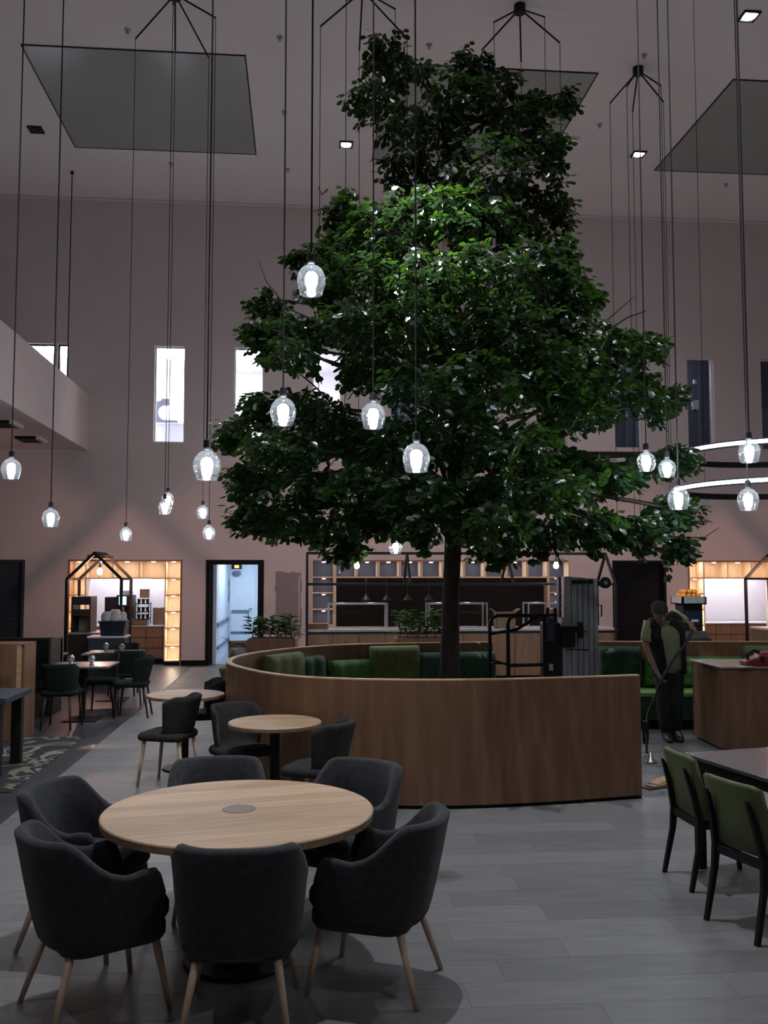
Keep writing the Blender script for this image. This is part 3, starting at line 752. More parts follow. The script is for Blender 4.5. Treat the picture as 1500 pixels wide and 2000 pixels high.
# unpainted patch on the wall
pp = [aty(538, 1117), aty(588, 1202)]
x0, x1, zt_, zb_ = pp[0].x, pp[1].x, pp[0].z, pp[1].z - .5
mb = MB(); N = 12; poly = [(x0 + .02 * random.random(), zb_), (x1, zb_)] + [(x1 + random.uniform(-.02, .02), zb_ + (zt_ - zb_) * i / N) for i in range(1, N)] + [(x1 - (x1 - x0) * i / N, zt_ + random.uniform(-.03, .03)) for i in range(N + 1)] + [(x0 + random.uniform(-.02, .02), zt_ - (zt_ - zb_) * i / N) for i in range(1, N)]
mb.prism(poly, 0, .004); mb.v = [(x, WALL_Y - .0045 + z, y) for x, y, z in mb.v]
M['patch'] = mat('bare_plaster', (.30, .255, .275), .9, var=.06)
struct(mb.build('trim_2', 'patch'), 'rough edged patch of bare plaster on the wall')
box('hinge_strip', 'paper', bpy.data.objects[-1] if False else None, x1 - .06, x1 - .03, WALL_Y - .01, WALL_Y - .005, zb_ + .3, zt_ - .1)
bpy.data.objects['hinge_strip'].parent = bpy.data.objects['trim_2']

# ------------------------------------------------------------------ ceiling downlights and sensors
def downlight(label, p, lit, power=P_DOWN, group=None, tilt=(0, 0)):
    t = thing('recessed_downlight', label, 'downlight', (p[0], p[1], CEIL_Z), 0, group)
    mb = MB()
    for q in ((-.13, .13, -.13, -.10), (-.13, .13, .10, .13), (-.13, -.10, -.10, .10), (.10, .13, -.10, .10)): mb.box(*q, -.03, 0)
    mb.build('housing', 'black', t)
    MB().lathe([(.095, -.010), (.085, -.03), (.0, -.032)], 18).build('lens', 'lens' if lit else 'black', t, smooth=False)
    if lit:
        l = bpy.data.lights.new('downlight_beam', 'SPOT'); l.energy = power; l.spot_size = math.radians(112); l.spot_blend = .7; l.shadow_soft_size = .07; l.color = (.93, .95, 1.0)
        lo = bpy.data.objects.new('downlight_beam', l); COL.objects.link(lo); lo.parent = t; lo.location = (0, 0, -.10); lo.rotation_euler = (tilt[0], tilt[1], 0)
    return t
g = 'lit ceiling downlights'
DL1, DL2, DL3 = atz(676, 281, CEIL_Z), atz(1247, 300, CEIL_Z), atz(1463, 30, CEIL_Z)
for p in (DL1, DL2, DL3): downlight('unseen square recessed ceiling downlight, lit, added for fill light', p, True, group=g, power=P_DOWN * .5)
KEY = HW(-.2, 6.3)
downlight('unseen square recessed ceiling downlight, lit, added for fill light', KEY, True, power=1150, group=g)
for p in ((5.3, 7.2), (3.4, -.5), (-4.5, 3.0)): downlight('unseen square recessed ceiling downlight, lit, added for fill light', p, True, group=g)  # out-of-view downlights added as fill for the hall
# swivelling spotlight added out of view to light the crown's lime patch
sp = HW(-1.3, 4.6); tgt = atd(825, 420, 8.7)
t = thing('added_ceiling_spotlight', 'unseen black swivel spotlight added on the ceiling to light the tree crown', 'spotlight', (sp.x, sp.y, CEIL_Z))
MB().lathe([(.06, 0), (.06, -.03), (.015, -.035), (.015, -.12)], 14).build('mount', 'black', t)
aim = (tgt - Vector((sp.x, sp.y, CEIL_Z - .16))).normalized()
MB().tube([Vector((0, 0, -.16)) - aim * .10, Vector((0, 0, -.16)) + aim * .08], .05, 16).build('lamp_head', 'black', t)
MB().tube([Vector((0, 0, -.16)) + aim * .081, Vector((0, 0, -.16)) + aim * .084], .04, 16).build('lens', 'lens', t)
l = bpy.data.lights.new('spot_beam', 'SPOT'); l.energy = 12000; l.spot_size = math.radians(18); l.spot_blend = 1.0; l.shadow_soft_size = .04; l.color = (1.0, .98, .92)
lo = bpy.data.objects.new('spot_beam', l); COL.objects.link(lo); lo.parent = t; lo.location = Vector((0, 0, -.16)) + aim * .10; lo.rotation_euler = aim.to_track_quat('-Z', 'Y').to_euler()
downlight('square recessed ceiling downlight, switched off, dark', atz(70, 252, CEIL_Z), False)
for k, (px, py) in enumerate(((249, 57), (546, 72), (555, 218), (562, 330), (838, 87), (1258, 107), (1171, 243), (1418, 359), (334, 319))):
    p = atz(px, py, CEIL_Z)
    t = thing('ceiling_sprinkler', 'small grey sprinkler head on the ceiling', 'sprinkler', p, 0, 'ceiling sprinklers')
    MB().lathe([(.05, 0), (.05, -.012), (.02, -.02), (.014, -.06)], 12).build('rose', 'alu', t); MB().lathe([(.03, -.06), (.03, -.065)], 10).build('deflector', 'alu', t)

# ------------------------------------------------------------------ pendant lamps
DIA = .187
def globe_parts(parent, c, dia=DIA, cable_top=None, cable_r=.005):
    r = dia / 2; x, y, z = c
    prof = [(r * .20, r * 1.02), (r * .34, r * .98), (r * .62, r * .82), (r * .88, r * .48), (r * 1.0, r * .05), (r * .97, -r * .3), (r * .88, -r * .62), (r * .82, -r * .8), (r * .80, -r * 1.02), (r * .70, -r * 1.08), (r * .35, -r * .98), (0.0, -r * .92)]
    gshade = MB().lathe(prof, 20, c).build('glass_globe', 'glass', parent, smooth=True)
    MB().lathe([(.012, .10), (.024, .09), (.026, .04), (.022, .03)], 12, (x, y, z + r * .78)).build('socket', 'black', parent)
    MB().lathe([(0, .042), (.02, .037), (.034, .024), (.041, 0), (.034, -.024), (.02, -.037), (0, -.041)], 10, (x, y, z + .01)).build('bulb', 'bulb', gshade, smooth=True)
    if cable_top is not None: MB().tube([(x, y, z + r * .78 + .095), (x, y, cable_top)], cable_r, 5).build('cable', 'cable', parent)
for px, py, w, cr in ((608, 546, 58, .0065), (404, 908, 55, .0065), (553, 803, 52, .006), (729, 811, 49, .006), (813, 893, 55, .006), (22, 915, 38, .007), (99, 1011, 34, .0075),
                  (1262, 901, 36, .006), (1303, 914, 34, .006), (1325, 973, 42, .0065), (1463, 881, 42, .009), (1461, 975, 41, .006)):
    dia = .16 if px in (1262, 1303) else DIA      # two smaller globes before the branch tips
    p = atd(px, py, dia * F / w)
    lab = {608: 'clear glass globe pendant lamp hanging higher than all the others', 22: 'clear glass globe pendant by the gallery parapet, the higher of two', 99: 'clear glass globe pendant by the gallery parapet, the lower of two',
           1463: 'clear glass globe pendant on a thick cable at the upper ring lamp', 1461: 'clear glass globe pendant on a thin cable at the lower ring lamp'}.get(px, 'clear glass globe pendant lamp, lit, hanging close to the tree crown')
    t = thing('pendant_lamp', lab, 'pendant lamp', (p.x, p.y, 0), 0, 'single glass pendants')
    globe_parts(t, (0, 0, p.z), dia, CEIL_Z - .03, cr)
    MB().lathe([(.06, 0), (.06, -.025), (.01, -.03)], 16, (0, 0, CEIL_Z)).build('ceiling_rose', 'black', t)
def cluster(label, hub, lamps, dia=DIA * .95, drop=.42):
    hub = Vector(hub)
    t = thing('spider_chandelier', label, 'chandelier', (hub.x, hub.y, 0))
    MB().lathe([(.085, 0), (.085, -.12), (.07, -.13)], 18, (0, 0, CEIL_Z)).build('hub', 'black', t)
    for px, py, d in lamps:
        p = atd(px, py, d); rel = Vector((p.x - hub.x, p.y - hub.y, 0)); zt = CEIL_Z - .1 - drop
        MB().tube([(rel.x * .1, rel.y * .1, CEIL_Z - .1), (rel.x, rel.y, zt)], .013, 6).build('arm', 'black', t)
        globe_parts(t, (rel.x, rel.y, p.z), dia, zt, .005)
h1 = atz(342, -18, CEIL_Z)
cluster('five-armed black spider chandelier with glass globes by the gallery side of the tree', h1, ((246, 1043, 12.9), (322, 990, 12.1), (408, 1040, 12.4), (396, 1000, 13.4), (328, 975, 13.2)))
h2 = atz(1015, 10, CEIL_Z)
def ring_lamps(h, L, a0, zs):
    res = []
    for k in range(5):
        a = math.radians(a0 + 72 * k); w = Vector((h.x, h.y, 0)) + Vector((math.sin(a) * L, math.cos(a) * L, 0))
        res.append((w, zs[k]))
    return res
def cluster_w(label, hub, pts, drop=.42):
    t = thing('spider_chandelier', label, 'chandelier', (hub.x, hub.y, 0))
    MB().lathe([(.085, 0), (.085, -.12), (.07, -.13)], 18, (0, 0, CEIL_Z)).build('hub', 'black', t)
    for w, z in pts:
        r = Vector((w.x - hub.x, w.y - hub.y, 0)); zt = CEIL_Z - .1 - drop
        MB().tube([(r.x * .1, r.y * .1, CEIL_Z - .1), (r.x, r.y, zt)], .013, 6).build('arm', 'black', t)
        globe_parts(t, (r.x, r.y, z), DIA * .95, zt, .005)
cluster_w('five-armed black spider chandelier with glass globes hanging behind the tree crown', h2, ring_lamps(h2, .6, 15, (2.75, 2.9, 3.1, 2.6, 2.8)))
h3 = atz(1246, 132, CEIL_Z)
cluster_w('five-armed black spider chandelier with glass globes by the black door', h3, ring_lamps(h3, .46, 8, (2.55, 2.45, 2.35, 2.5, 2.6)))
h4 = atz(708, -25, CEIL_Z)
cluster('five-armed black spider chandelier with glass globes above the buffet end of the tree', h4, ((621, 1045, 12.6), (673, 1070, 12.0), (700, 1073, 13.2), (773, 1068, 12.2), (797, 1027, 12.9)))
# hanging rod near the gallery
p = atz(141, 335, CEIL_Z); q = ray(134, 750)
zl = HC + q[1] * (p.y * cY + p.x * sY)
t = thing('hanging_rod', 'thin black rod with thicker lower end hanging near the gallery', 'rod', (p.x, p.y, 0))
MB().tube([(0, 0, zl), (0, 0, CEIL_Z)], .012, 6).build('rod', 'cable', t); MB().lathe([(.0, -.05), (.035, -.03), (.03, .1), (.012, .16)], 8, (0, 0, zl)).build('end_weight', 'black', t); MB().lathe([(.035, 0), (.035, -.05), (.012, -.06)], 8, (0, 0, CEIL_Z)).build('ceiling_mount', 'black', t)

# LED ring lamps
rd = 10.4; rr = .108 * rd
for k, (ny, lab) in enumerate(((857, 'upper'), (934, 'lower'))):
    s = ray(1500, ny)[1]; z = HC + s * (rd - rr)
    c = HW(ray(1519, 880)[0] * rd, rd, z)
    t = thing('ring_lamp', '%s of two black ring lamps with a bright white light band' % lab, 'ring lamp', c)
    mb = MB(); n = 72; rows = []
    for i in range(n + 1):
        a = 2 * PI * i / n; rows.append([((rr + o) * math.cos(a), (rr + o) * math.sin(a), zz) for o, zz in ((0, -.035), (0, .035), (-.03, .035), (-.03, -.035))])
    mb.grid(rows, True); mb.f = mb.f[:-2]; mb.build('ring_body', 'black', t)
    mb = MB(); rows = []
    for i in range(n + 1):
        a = 2 * PI * i / n; rows.append([((rr + o) * math.cos(a), (rr + o) * math.sin(a), zz) for o, zz in ((.001, -.020), (.012, -.017), (.012, .017), (.001, .020))])
    mb.grid(rows, False); mb.build('light_band', 'led', t)
    for j in range(3):
        a = 2 * PI * j / 3 + 1.4; x, y = (rr - .015) * math.cos(a), (rr - .015) * math.sin(a)
        MB().tube([(x, y, .035), (x, y, CEIL_Z - z - .002)], .003, 4).build('wire', 'cable', t)

# ------------------------------------------------------------------ round oak partition
RIM = 1.06
ptsf = [(960, 1253), (880, 1254), (800, 1255), (700, 1257), (600, 1262), (520, 1270), (470, 1278), (446, 1286), (441, 1293), (455, 1300), (500, 1311), (550, 1318), (600, 1322), (700, 1326), (850, 1327.5), (1000, 1325.5), (1130, 1322), (1250, 1318)]
ctrl = [atz(x, y, RIM) for x, y in ptsf]
def catmull(P, per=6):
    out = []
    for i in range(len(P) - 1):
        p0, p1, p2, p3 = P[max(i - 1, 0)], P[i], P[i + 1], P[min(i + 2, len(P) - 1)]
        for k in range(per):
            t = k / per
            out.append(.5 * ((2 * p1) + (p2 - p0) * t + (2 * p0 - 5 * p1 + 4 * p2 - p3) * t * t + (3 * p1 - p0 - 3 * p2 + p3) * t ** 3))
    out.append(P[-1].copy()); return out
path = catmull(ctrl)
for _ in range(6):
    path = [path[0]] + [(path[i - 1] + path[i] * 2 + path[i + 1]) / 4 for i in range(1, len(path) - 1)] + [path[-1]]
def ribbon(path, inner, outer, z0, z1):
    rows = []
    for i, p in enumerate(path):
        d = (path[min(i + 1, len(path) - 1)] - path[max(i - 1, 0)]); d.z = 0; d.normalize()
        nrm = Vector((d.y, -d.x, 0))          # outward for this winding
        rows.append([(p.x + nrm.x * o, p.y + nrm.y * o, z) for o, z in ((outer, z0), (outer, z1), (inner, z1), (inner, z0))])
    return rows
cen = sum((p for p in path), Vector()) / len(path)
pt = thing('curved_partition', 'curved oak veneer partition wall ringing the indoor tree', 'partition')
d0 = path[20] - path[19]; sgn = 1 if Vector((d0.y, -d0.x, 0)).dot(path[19] - cen) > 0 else -1
mb = MB(); mb.grid(ribbon(path, -.06 * sgn, 0, .03, RIM - .012), True); mb.build('curved_panel', 'oak', pt, smooth=False)
mb = MB(); mb.grid(ribbon(path, -.061 * sgn, .001 * sgn, RIM - .012, RIM), True); mb.build('top_edge', 'oak_edge', pt)
mb = MB(); mb.grid(ribbon(path, -.05 * sgn, -.012 * sgn, 0, .03), True); mb.build('plinth', 'doorblack', pt)

# upholstered backs inside the ring
def upholstered_back(x0p, x1p, ytop, m, label, off=.09, ch=5):
    # a channelled pad that follows the back of the ring
    best = []
    a = min(range(0, 42), key=lambda i: abs(proj(path[i])[0] - x0p)); b = min(range(0, 42), key=lambda i: abs(proj(path[i])[0] - x1p))
    i0, i1 = min(a, b), max(a, b)
    seg = [path[i0].lerp(path[i0 + 1], .0)]
    n = 16; L = []
    for k in range(n + 1):
        f = i0 + (i1 - i0) * k / n; i = int(f); L.append(path[i].lerp(path[min(i + 1, len(path) - 1)], f - i))
    p = L[len(L) // 2]; dd = (Vector((p.x, p.y, 0)).dot(Vector((sY, cY, 0)))) - off
    zt = HC + ray(750, ytop)[1] * dd
    rows = []
    for i, p in enumerate(L):
        d = (L[min(i + 1, n)] - L[max(i - 1, 0)]); d.z = 0; d.normalize(); nr = Vector((d.y, -d.x, 0)) * sgn
        bulge = .022 * abs(math.sin(PI * ch * i / n)); q = []
        for o, z in ((-off + .02, .08), (-off + .02, zt - .03), (-off, zt), (-off - .07 - bulge, zt - .015), (-off - .10 - bulge, zt - .08), (-off - .12 - bulge, .46), (-off - .40, .45), (-off - .43, .38), (-off - .41, .08)): q.append((p.x + nr.x * o, p.y + nr.y * o, z))
        rows.append(q)
    c = sum(L, Vector()) / len(L)
    rows = [[(x - c.x, y - c.y, z) for x, y, z in r] for r in rows]
    t = thing('banquette', label, 'banquette', (c.x, c.y, 0))
    back = [r[:6] + [(r[5][0], r[5][1], .30)] for r in rows]
    mb = MB(); mb.grid(back, True); mb.build('channelled_back', m, t, smooth=True)
    # seat pad in front of the back
    seat = [[(r[5][0], r[5][1], .30), (r[5][0], r[5][1], .45), r[6], r[7], (r[7][0], r[7][1], .30)] for r in rows]
    mb = MB(); mb.grid(seat, True); mb.build('seat_pad', m, t)
    base = [[(r[0][0], r[0][1], .0), (r[0][0], r[0][1], .298), (r[8][0], r[8][1], .298), (r[8][0], r[8][1], .0)] for r in rows]
    mb = MB(); mb.grid(base, True); mb.build('base', 'dkwood', t)
def proj(p):
    x = p.x * cY - p.y * sY; d = p.x * sY + p.y * cY
    s = (p.z - HC) / d; u = x / d
    # invert the pitched projection
    v = (s * cP - sP) / (cP + s * sP)
    return 750 + F * u * (cP - v * sP), 1000 - F * v
upholstered_back(500, 566, 1277, 'green_olive', 'olive channelled banquette at the rounded end of the ring', ch=3)
upholstered_back(570, 622, 1281, 'green_dark', 'bottle green banquette next to the olive end banquette inside the ring', ch=2)
upholstered_back(626, 714, 1288, 'green_bright', 'low bright green banquette inside the ring', ch=3)
upholstered_back(716, 810, 1261, 'green_olive', 'tall olive banquette inside the ring before the buffet', ch=4)
upholstered_back(815, 955, 1273, 'green_dark', 'bottle green channelled banquette behind the tree trunk', ch=6)

# ------------------------------------------------------------------ the tree
TD = 9.9
tb = atd(878, 1300, TD); tree_xy = Vector((tb.x, tb.y, 0))
bed = thing('tree_planter', 'low round planter of dark soil holding the tree', 'planter', tree_xy)
MB().lathe([(.42, 0), (.48, .42), (.43, .42), (.40, .34)], 32).build('planter_wall', 'dkwood', bed); MB().lathe([(.41, .30), (.25, .355), (0, .37)], 24).build('soil', 'soil', bed, smooth=True)
tr = thing('indoor_tree', 'tall leafy green tree rising inside the curved oak partition', 'tree', tree_xy)
trunk_px = [(878, 1345), (879, 1250), (881, 1150), (885, 1060), (884, 960), (880, 850), (876, 740), (880, 620), (872, 500), (880, 380), (868, 260), (850, 170)]
TR = [atd(px, py, TD) - tree_xy for px, py in trunk_px]; TR[0].z = .33
rad = [.125, .10, .09, .092, .085, .078, .07, .06, .05, .038, .026, .012]
MB().tube(TR, rad, 12).build('trunk', 'bark', tr, smooth=True)
pads = [(755, 85, 30, 34), (790, 125, 50, 35), (735, 180, 50, 45), (800, 225, 60, 40), (915, 115, 45, 30), (955, 160, 65, 45), (885, 180, 60, 45), (1040, 195, 45, 25), (1090, 183, 32, 18), (1000, 240, 70, 45), (1065, 270, 40, 30), (785, 320, 42, 48), (860, 290, 70, 50), (950, 320, 80, 60), (1045, 340, 60, 55),
 (680, 395, 48, 34), (735, 440, 70, 45), (830, 400, 80, 60), (930, 420, 90, 60), (1025, 420, 70, 55), (1080, 400, 26, 40), (665, 480, 45, 34), (600, 492, 30, 18), (720, 530, 70, 45), (830, 530, 90, 60), (940, 530, 90, 60), (1035, 520, 75, 55), (1085, 480, 28, 30), (1100, 565, 50, 36),
 (535, 585, 42, 34), (590, 640, 55, 34), (512, 640, 26, 22), (690, 620, 60, 45), (640, 560, 30, 26), (800, 640, 90, 60), (910, 640, 90, 60), (1010, 640, 90, 60), (1110, 620, 56, 40), (580, 680, 60, 16), (735, 710, 70, 45), (850, 740, 90, 50), (960, 740, 90, 60), (1070, 720, 80, 50), (1165, 680, 70, 42), (1235, 665, 38, 34), (1195, 750, 80, 45), (1110, 795, 75, 38), (1270, 780, 42, 30), (1308, 762, 18, 14),
 (520, 790, 42, 38), (600, 790, 60, 38), (468, 835, 28, 36), (560, 865, 75, 42), (680, 850, 80, 42), (780, 850, 80, 50), (880, 840, 90, 50), (990, 860, 90, 46), (1090, 890, 65, 32),
 (495, 930, 45, 36), (590, 940, 80, 42), (710, 940, 80, 42), (820, 950, 90, 46), (930, 960, 90, 46), (1040, 950, 90, 42), (1150, 925, 85, 38), (1240, 905, 50, 30), (1310, 885, 36, 28),
 (495, 1000, 35, 26), (555, 1010, 55, 30), (650, 1020, 55, 38), (760, 1000, 60, 32), (685, 1058, 26, 16), (960, 1015, 75, 38), (1060, 1030, 75, 36), (1150, 1020, 66, 36), (1230, 1030, 55, 34), (1290, 990, 46, 36), (1310, 1062, 28, 26), (975, 1058, 30, 20), (820, 1020, 40, 22)]
anchors = []                              # pad centres with half extents (world, relative to the tree foot)
for k, (px, py, rx_, ry_) in enumerate(pads):
    sc = TD / F
    rx_, ry_ = max(11, rx_ - 12), max(10, ry_ - 9)
    half = 70 + 400 * smooth01(120, 800, py)     # crown half width in px at this height
    off = abs(px - 880) / half
    room_d = .78 * half * sc * math.sqrt(max(.06, 1 - min(1, off) ** 2))
    for q in ((-1, 1) if room_d > .8 else (random.choice((-1, 1)),)):
        dd = q * room_d * random.uniform(.45, 1.0)
        p = atd(880 + (px - 880) * (1 if True else 1), py, TD + dd)
        anchors.append((p - tree_xy, rx_ * sc * (TD + dd) / TD, ry_ * sc, min(rx_, 70) * sc * 1.1))
    if room_d > .8 and k % 2 == 0:
        p = atd(px + random.uniform(-30, 30), py, TD + random.uniform(-.3, .3)); anchors.append((p - tree_xy, rx_ * sc, ry_ * sc, rx_ * sc))
# branches: each pad hangs on a bough that leaves the trunk lower down
def trunk_at(z):
    for a, b in zip(TR[:-1], TR[1:]):
        if a.z <= z <= b.z: return a.lerp(b, (z - a.z) / (b.z - a.z))
    return TR[-1].copy() if z > TR[-1].z else TR[3].copy()
twigs = MB()
for k, (c, a, h, dpt) in enumerate(anchors):
    out = math.hypot(c.x, c.y); z0 = max(TR[3].z + .25, min(c.z - .1 - .42 * out, 7.0))
    s = trunk_at(z0 + random.uniform(-.1, .15)); mid = s.lerp(c, .5) + Vector((random.uniform(-.1, .1), random.uniform(-.1, .1), .12 * out))
    tip = c + (c - s).normalized() * a * .5
    tip.z = c.z
    r0 = .012 + .010 * out
    MB().tube([s, s.lerp(mid, .5) + Vector((0, 0, .04)), mid, mid.lerp(c, .55), c, tip], [r0, r0 * .85, r0 * .7, r0 * .5, r0 * .36, .004], 6).build('branch', 'bark', tr, smooth=True)
# a few bare twigs sticking out of the crown
for pp in ([(640, 640), (560, 600), (520, 550), (505, 508)], [(1120, 660), (1180, 630), (1215, 600), (1240, 578)], [(1290, 1045), (1330, 1050), (1375, 1050), (1405, 1030)], [(640, 370), (628, 380), (622, 365)], [(1180, 650), (1225, 620), (1262, 607)], [(660, 800), (610, 750), (575, 722)]):
    MB().tube([atd(x, y, TD - .2) - tree_xy for x, y in pp], [.012, .009, .006, .003][:len(pp)], 5).build('twig', 'bark', tr)
# leaf sprays: a stalk with paired rounded leaflets, hanging outward and down
LEAF = np.array([(0, 0, 0), (.5, .34, .03), (.5, 0, -.03), (.5, -.34, .03), (.86, .28, .02), (.9, 0, -.03), (.86, -.28, .02), (1.04, 0, -.05)])
LEAF_F = [(0, 2, 1), (0, 3, 2), (1, 2, 5, 4), (2, 3, 6, 5), (4, 5, 7), (5, 6, 7)]
O, X, Y_, Z_, S = [], [], [], [], []
for c, a, h, dpt in anchors:
    vol = (a * h * dpt) ** (2 / 3.); ns = int(22 + 400 * vol)
    for _ in range(ns):
        u = rng.normal(size=3); u /= np.linalg.norm(u); rr_ = rng.uniform(.35, 1.05) ** .6
        base = np.array(c) + u * np.array((a, dpt, h)) * rr_
        out = np.array((base[0] * .6 + u[0] * .8, base[1] * .6 + u[1] * .8, 0)) + rng.normal(size=3) * .5
        out[2] = -rng.uniform(.25, 1.5) + .35 * max(0, u[2]); out /= np.linalg.norm(out)
        side = np.cross(out, (0, 0, 1)); side /= np.linalg.norm(side) + 1e-6
        upn = np.cross(side, out); L_ = rng.uniform(.12, .24)
        roll = rng.normal() * .5; side, upn = side * math.cos(roll) + upn * math.sin(roll), upn * math.cos(roll) - side * math.sin(roll)
        nl = rng.integers(3, 5)
        for j in range(nl):
            for sg in (-1, 1):
                f = (j + .6) / nl
                o = base + out * L_ * f + np.array((0, 0, -1)) * .04 * f * f
                d = out * .55 + side * sg * .85 + rng.normal(size=3) * .22; d[2] -= .2; d /= np.linalg.norm(d)
                y = np.cross(upn + rng.normal(size=3) * .35, d); y /= np.linalg.norm(y) + 1e-6
                O.append(o); X.append(d); Y_.append(y); Z_.append(np.cross(d, y)); S.append(rng.uniform(.062, .098))
        O.append(base + out * L_); X.append(out); Y_.append(side); Z_.append(np.cross(out, side)); S.append(.09)
O, X, Y_, Z_, S = map(np.array, (O, X, Y_, Z_, S))
camrel = -np.array(tree_xy) + np.array((0, 0, HC))
dist = np.linalg.norm(O - camrel, axis=1)
order = np.argsort(dist / S); near, rest = order[:300], order[300:]
V = (O[rest, None, :] + S[rest, None, None] * (LEAF[None, :, 0:1] * X[rest, None, :] + LEAF[None, :, 1:2] * Y_[rest, None, :] + LEAF[None, :, 2:3] * Z_[rest, None, :])).reshape(-1, 3)
nb = len(rest)
me = bpy.data.meshes.new('foliage')
lens = np.array([len(f) for f in LEAF_F]); idx = np.concatenate([np.array(f) for f in LEAF_F])
me.vertices.add(len(V)); me.vertices.foreach_set('co', V.astype(np.float32).ravel())
loops = (idx[None, :] + np.arange(nb)[:, None] * len(LEAF)).ravel()
me.loops.add(len(loops)); me.loops.foreach_set('vertex_index', loops.astype(np.int32))
st = np.concatenate([[0], np.cumsum(np.tile(lens, nb))[:-1]])
me.polygons.add(nb * len(LEAF_F)); me.polygons.foreach_set('loop_start', st.astype(np.int32))
me.polygons.foreach_set('use_smooth', [True] * (nb * len(LEAF_F)))
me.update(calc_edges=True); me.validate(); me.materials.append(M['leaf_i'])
fo = bpy.data.objects.new('foliage', me); COL.objects.link(fo); fo.parent = tr; fo['kind'] = 'stuff'
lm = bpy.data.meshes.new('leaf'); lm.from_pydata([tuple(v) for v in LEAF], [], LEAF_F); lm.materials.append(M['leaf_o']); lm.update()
for i in near:
    o = bpy.data.objects.new('leaf', lm); COL.objects.link(o); o.parent = tr
    R = Matrix((X[i], Y_[i], Z_[i])).transposed().to_4x4()
    o.matrix_local = Matrix.Translation(Vector(O[i])) @ R @ Matrix.Scale(float(S[i]), 4)

# ------------------------------------------------------------------ seating
def plan(p, a, b, L):
    """U-shaped plan: p runs from -1 (front of one arm) over 0 (middle of the back) to 1."""
    s = abs(p); sg = 1 if p >= 0 else -1
    arc = .62                                # share of the path used by the rounded back
    if s <= arc:
        th = s / arc * PI / 2
        x = a * math.sin(th) ** .72; y = -b * math.cos(th) ** .72
        return sg * x, y
    return sg * a, (s - arc) / (1 - arc) * L
def shell(parent, m, a, b, L, pmax, hfun, z0, thick, taper, lean, name, n=44, zin=.40):
    rows = []
    for i in range(n + 1):
        p = pmax * (2 * i / n - 1); x, y = plan(p, a, b, L); h = hfun(abs(p))
        bx, by = plan(p, a - thick, b - thick, L)
        row = []
        def P(q, inner, z):
            k = taper + (1 - taper) * math.sqrt(max(0, min(1, q))); X, Y = (bx, by) if inner else (x, y)
            back = max(0, -Y / b)
            return (X * k, Y * k - lean * q * back, z)
        H = h - z0
        zmax = .5
        for q in (0, .06, .16, .35, .6, .85): row.append(P(min(1, q * H / zmax), False, z0 + H * q))
        row[0] = (row[0][0] * .86, row[0][1] * .86, z0)
        o_ = P(min(1, H / zmax), False, h); i_ = P(min(1, H / zmax), True, h)
        row.append((o_[0], o_[1], h - .016)); row.append((o_[0] * .7 + i_[0] * .3, o_[1] * .7 + i_[1] * .3, h)); row.append((o_[0] * .3 + i_[0] * .7, o_[1] * .3 + i_[1] * .7, h)); row.append((i_[0], i_[1], h - .018))
        for q in (.6, .25): row.append(P(min(1, q * H / zmax), True, max(zin, z0 + H * q)))
        row.append(P(.2, True, zin - .02))
        rows.append(row)
    mb = MB(); mb.grid(rows, True); return mb.build(name, m, parent, smooth=True)
def cushion(parent, m, poly, z0, z1, name='seat', r=.03):
    n = len(poly); c = (sum(p[0] for p in poly) / n, sum(p[1] for p in poly) / n)
    def sc(k): return [(c[0] + (x - c[0]) * k, c[1] + (y - c[1]) * k) for x, y in poly]
    rows = []
    for k, z in ((.80, z0), (.95, z0 + .008), (1, z0 + r), (1, z1 - r), (.965, z1 - r * .35), (.9, z1), (.4, z1 + .008)): rows.append([(x, y, z) for x, y in sc(k)])
    mb = MB(); mb.grid(rows, True); return mb.build(name, m, parent, smooth=True)
def rrect(hw, y0, y1, r, n=5, wf=1.0):
    pts = []
    for cx, cy, a0, w in ((hw - r, y1 - r, 0, wf), (-hw + r, y1 - r, PI / 2, wf), (-hw + r, y0 + r, PI, 1), (hw - r, y0 + r, 1.5 * PI, 1)):
        for k in range(n + 1):
            a = a0 + PI / 2 * k / n; pts.append(((cx + r * math.cos(a)) * w, cy + r * math.sin(a)))
    return pts
def legs(parent, m, top, foot, zt, r0=.019, r1=.012):
    for sx in (-1, 1):
        for (tx, ty), (fx_, fy) in zip(top, foot):
            MB().tube([(sx * fx_, fy, 0), (sx * tx, ty, zt)], [r1, r0], 10).build('leg', m, parent, smooth=True)
def tub_chair(loc, rz):
    t = thing('tub_armchair', 'charcoal fabric tub armchair with pale oak legs at the big round table', 'armchair', loc, rz, 'armchairs around the big round table')
    def h(s): return   .80 - .175 * smooth01(.34, .66, s) + .012 * smooth01(.68, .82, s) - .09 * smooth01(.9, 1.0, s) ** 2
    shell(t, 'fabric', .305, .30, .21, 1.0, h, .30, .05, .78, .06, 'tub_shell')
    cushion(t, 'fabric', rrect(.225, -.2, .27, .09), .375, .475, 'seat_cushion')
    cushion(t, 'fabric', rrect(.235, -.22, .255, .1), .29, .39, 'seat_base')
    legs(t, 'leg_oak', ((.19, .19), (.17, -.18)), ((.235, .245), (.225, -.275)), .305)
    return t
TB = HW(*(lambda r, d: (r[0] * d, d))(ray(467, 1586), 4.77), 0)
tub = None
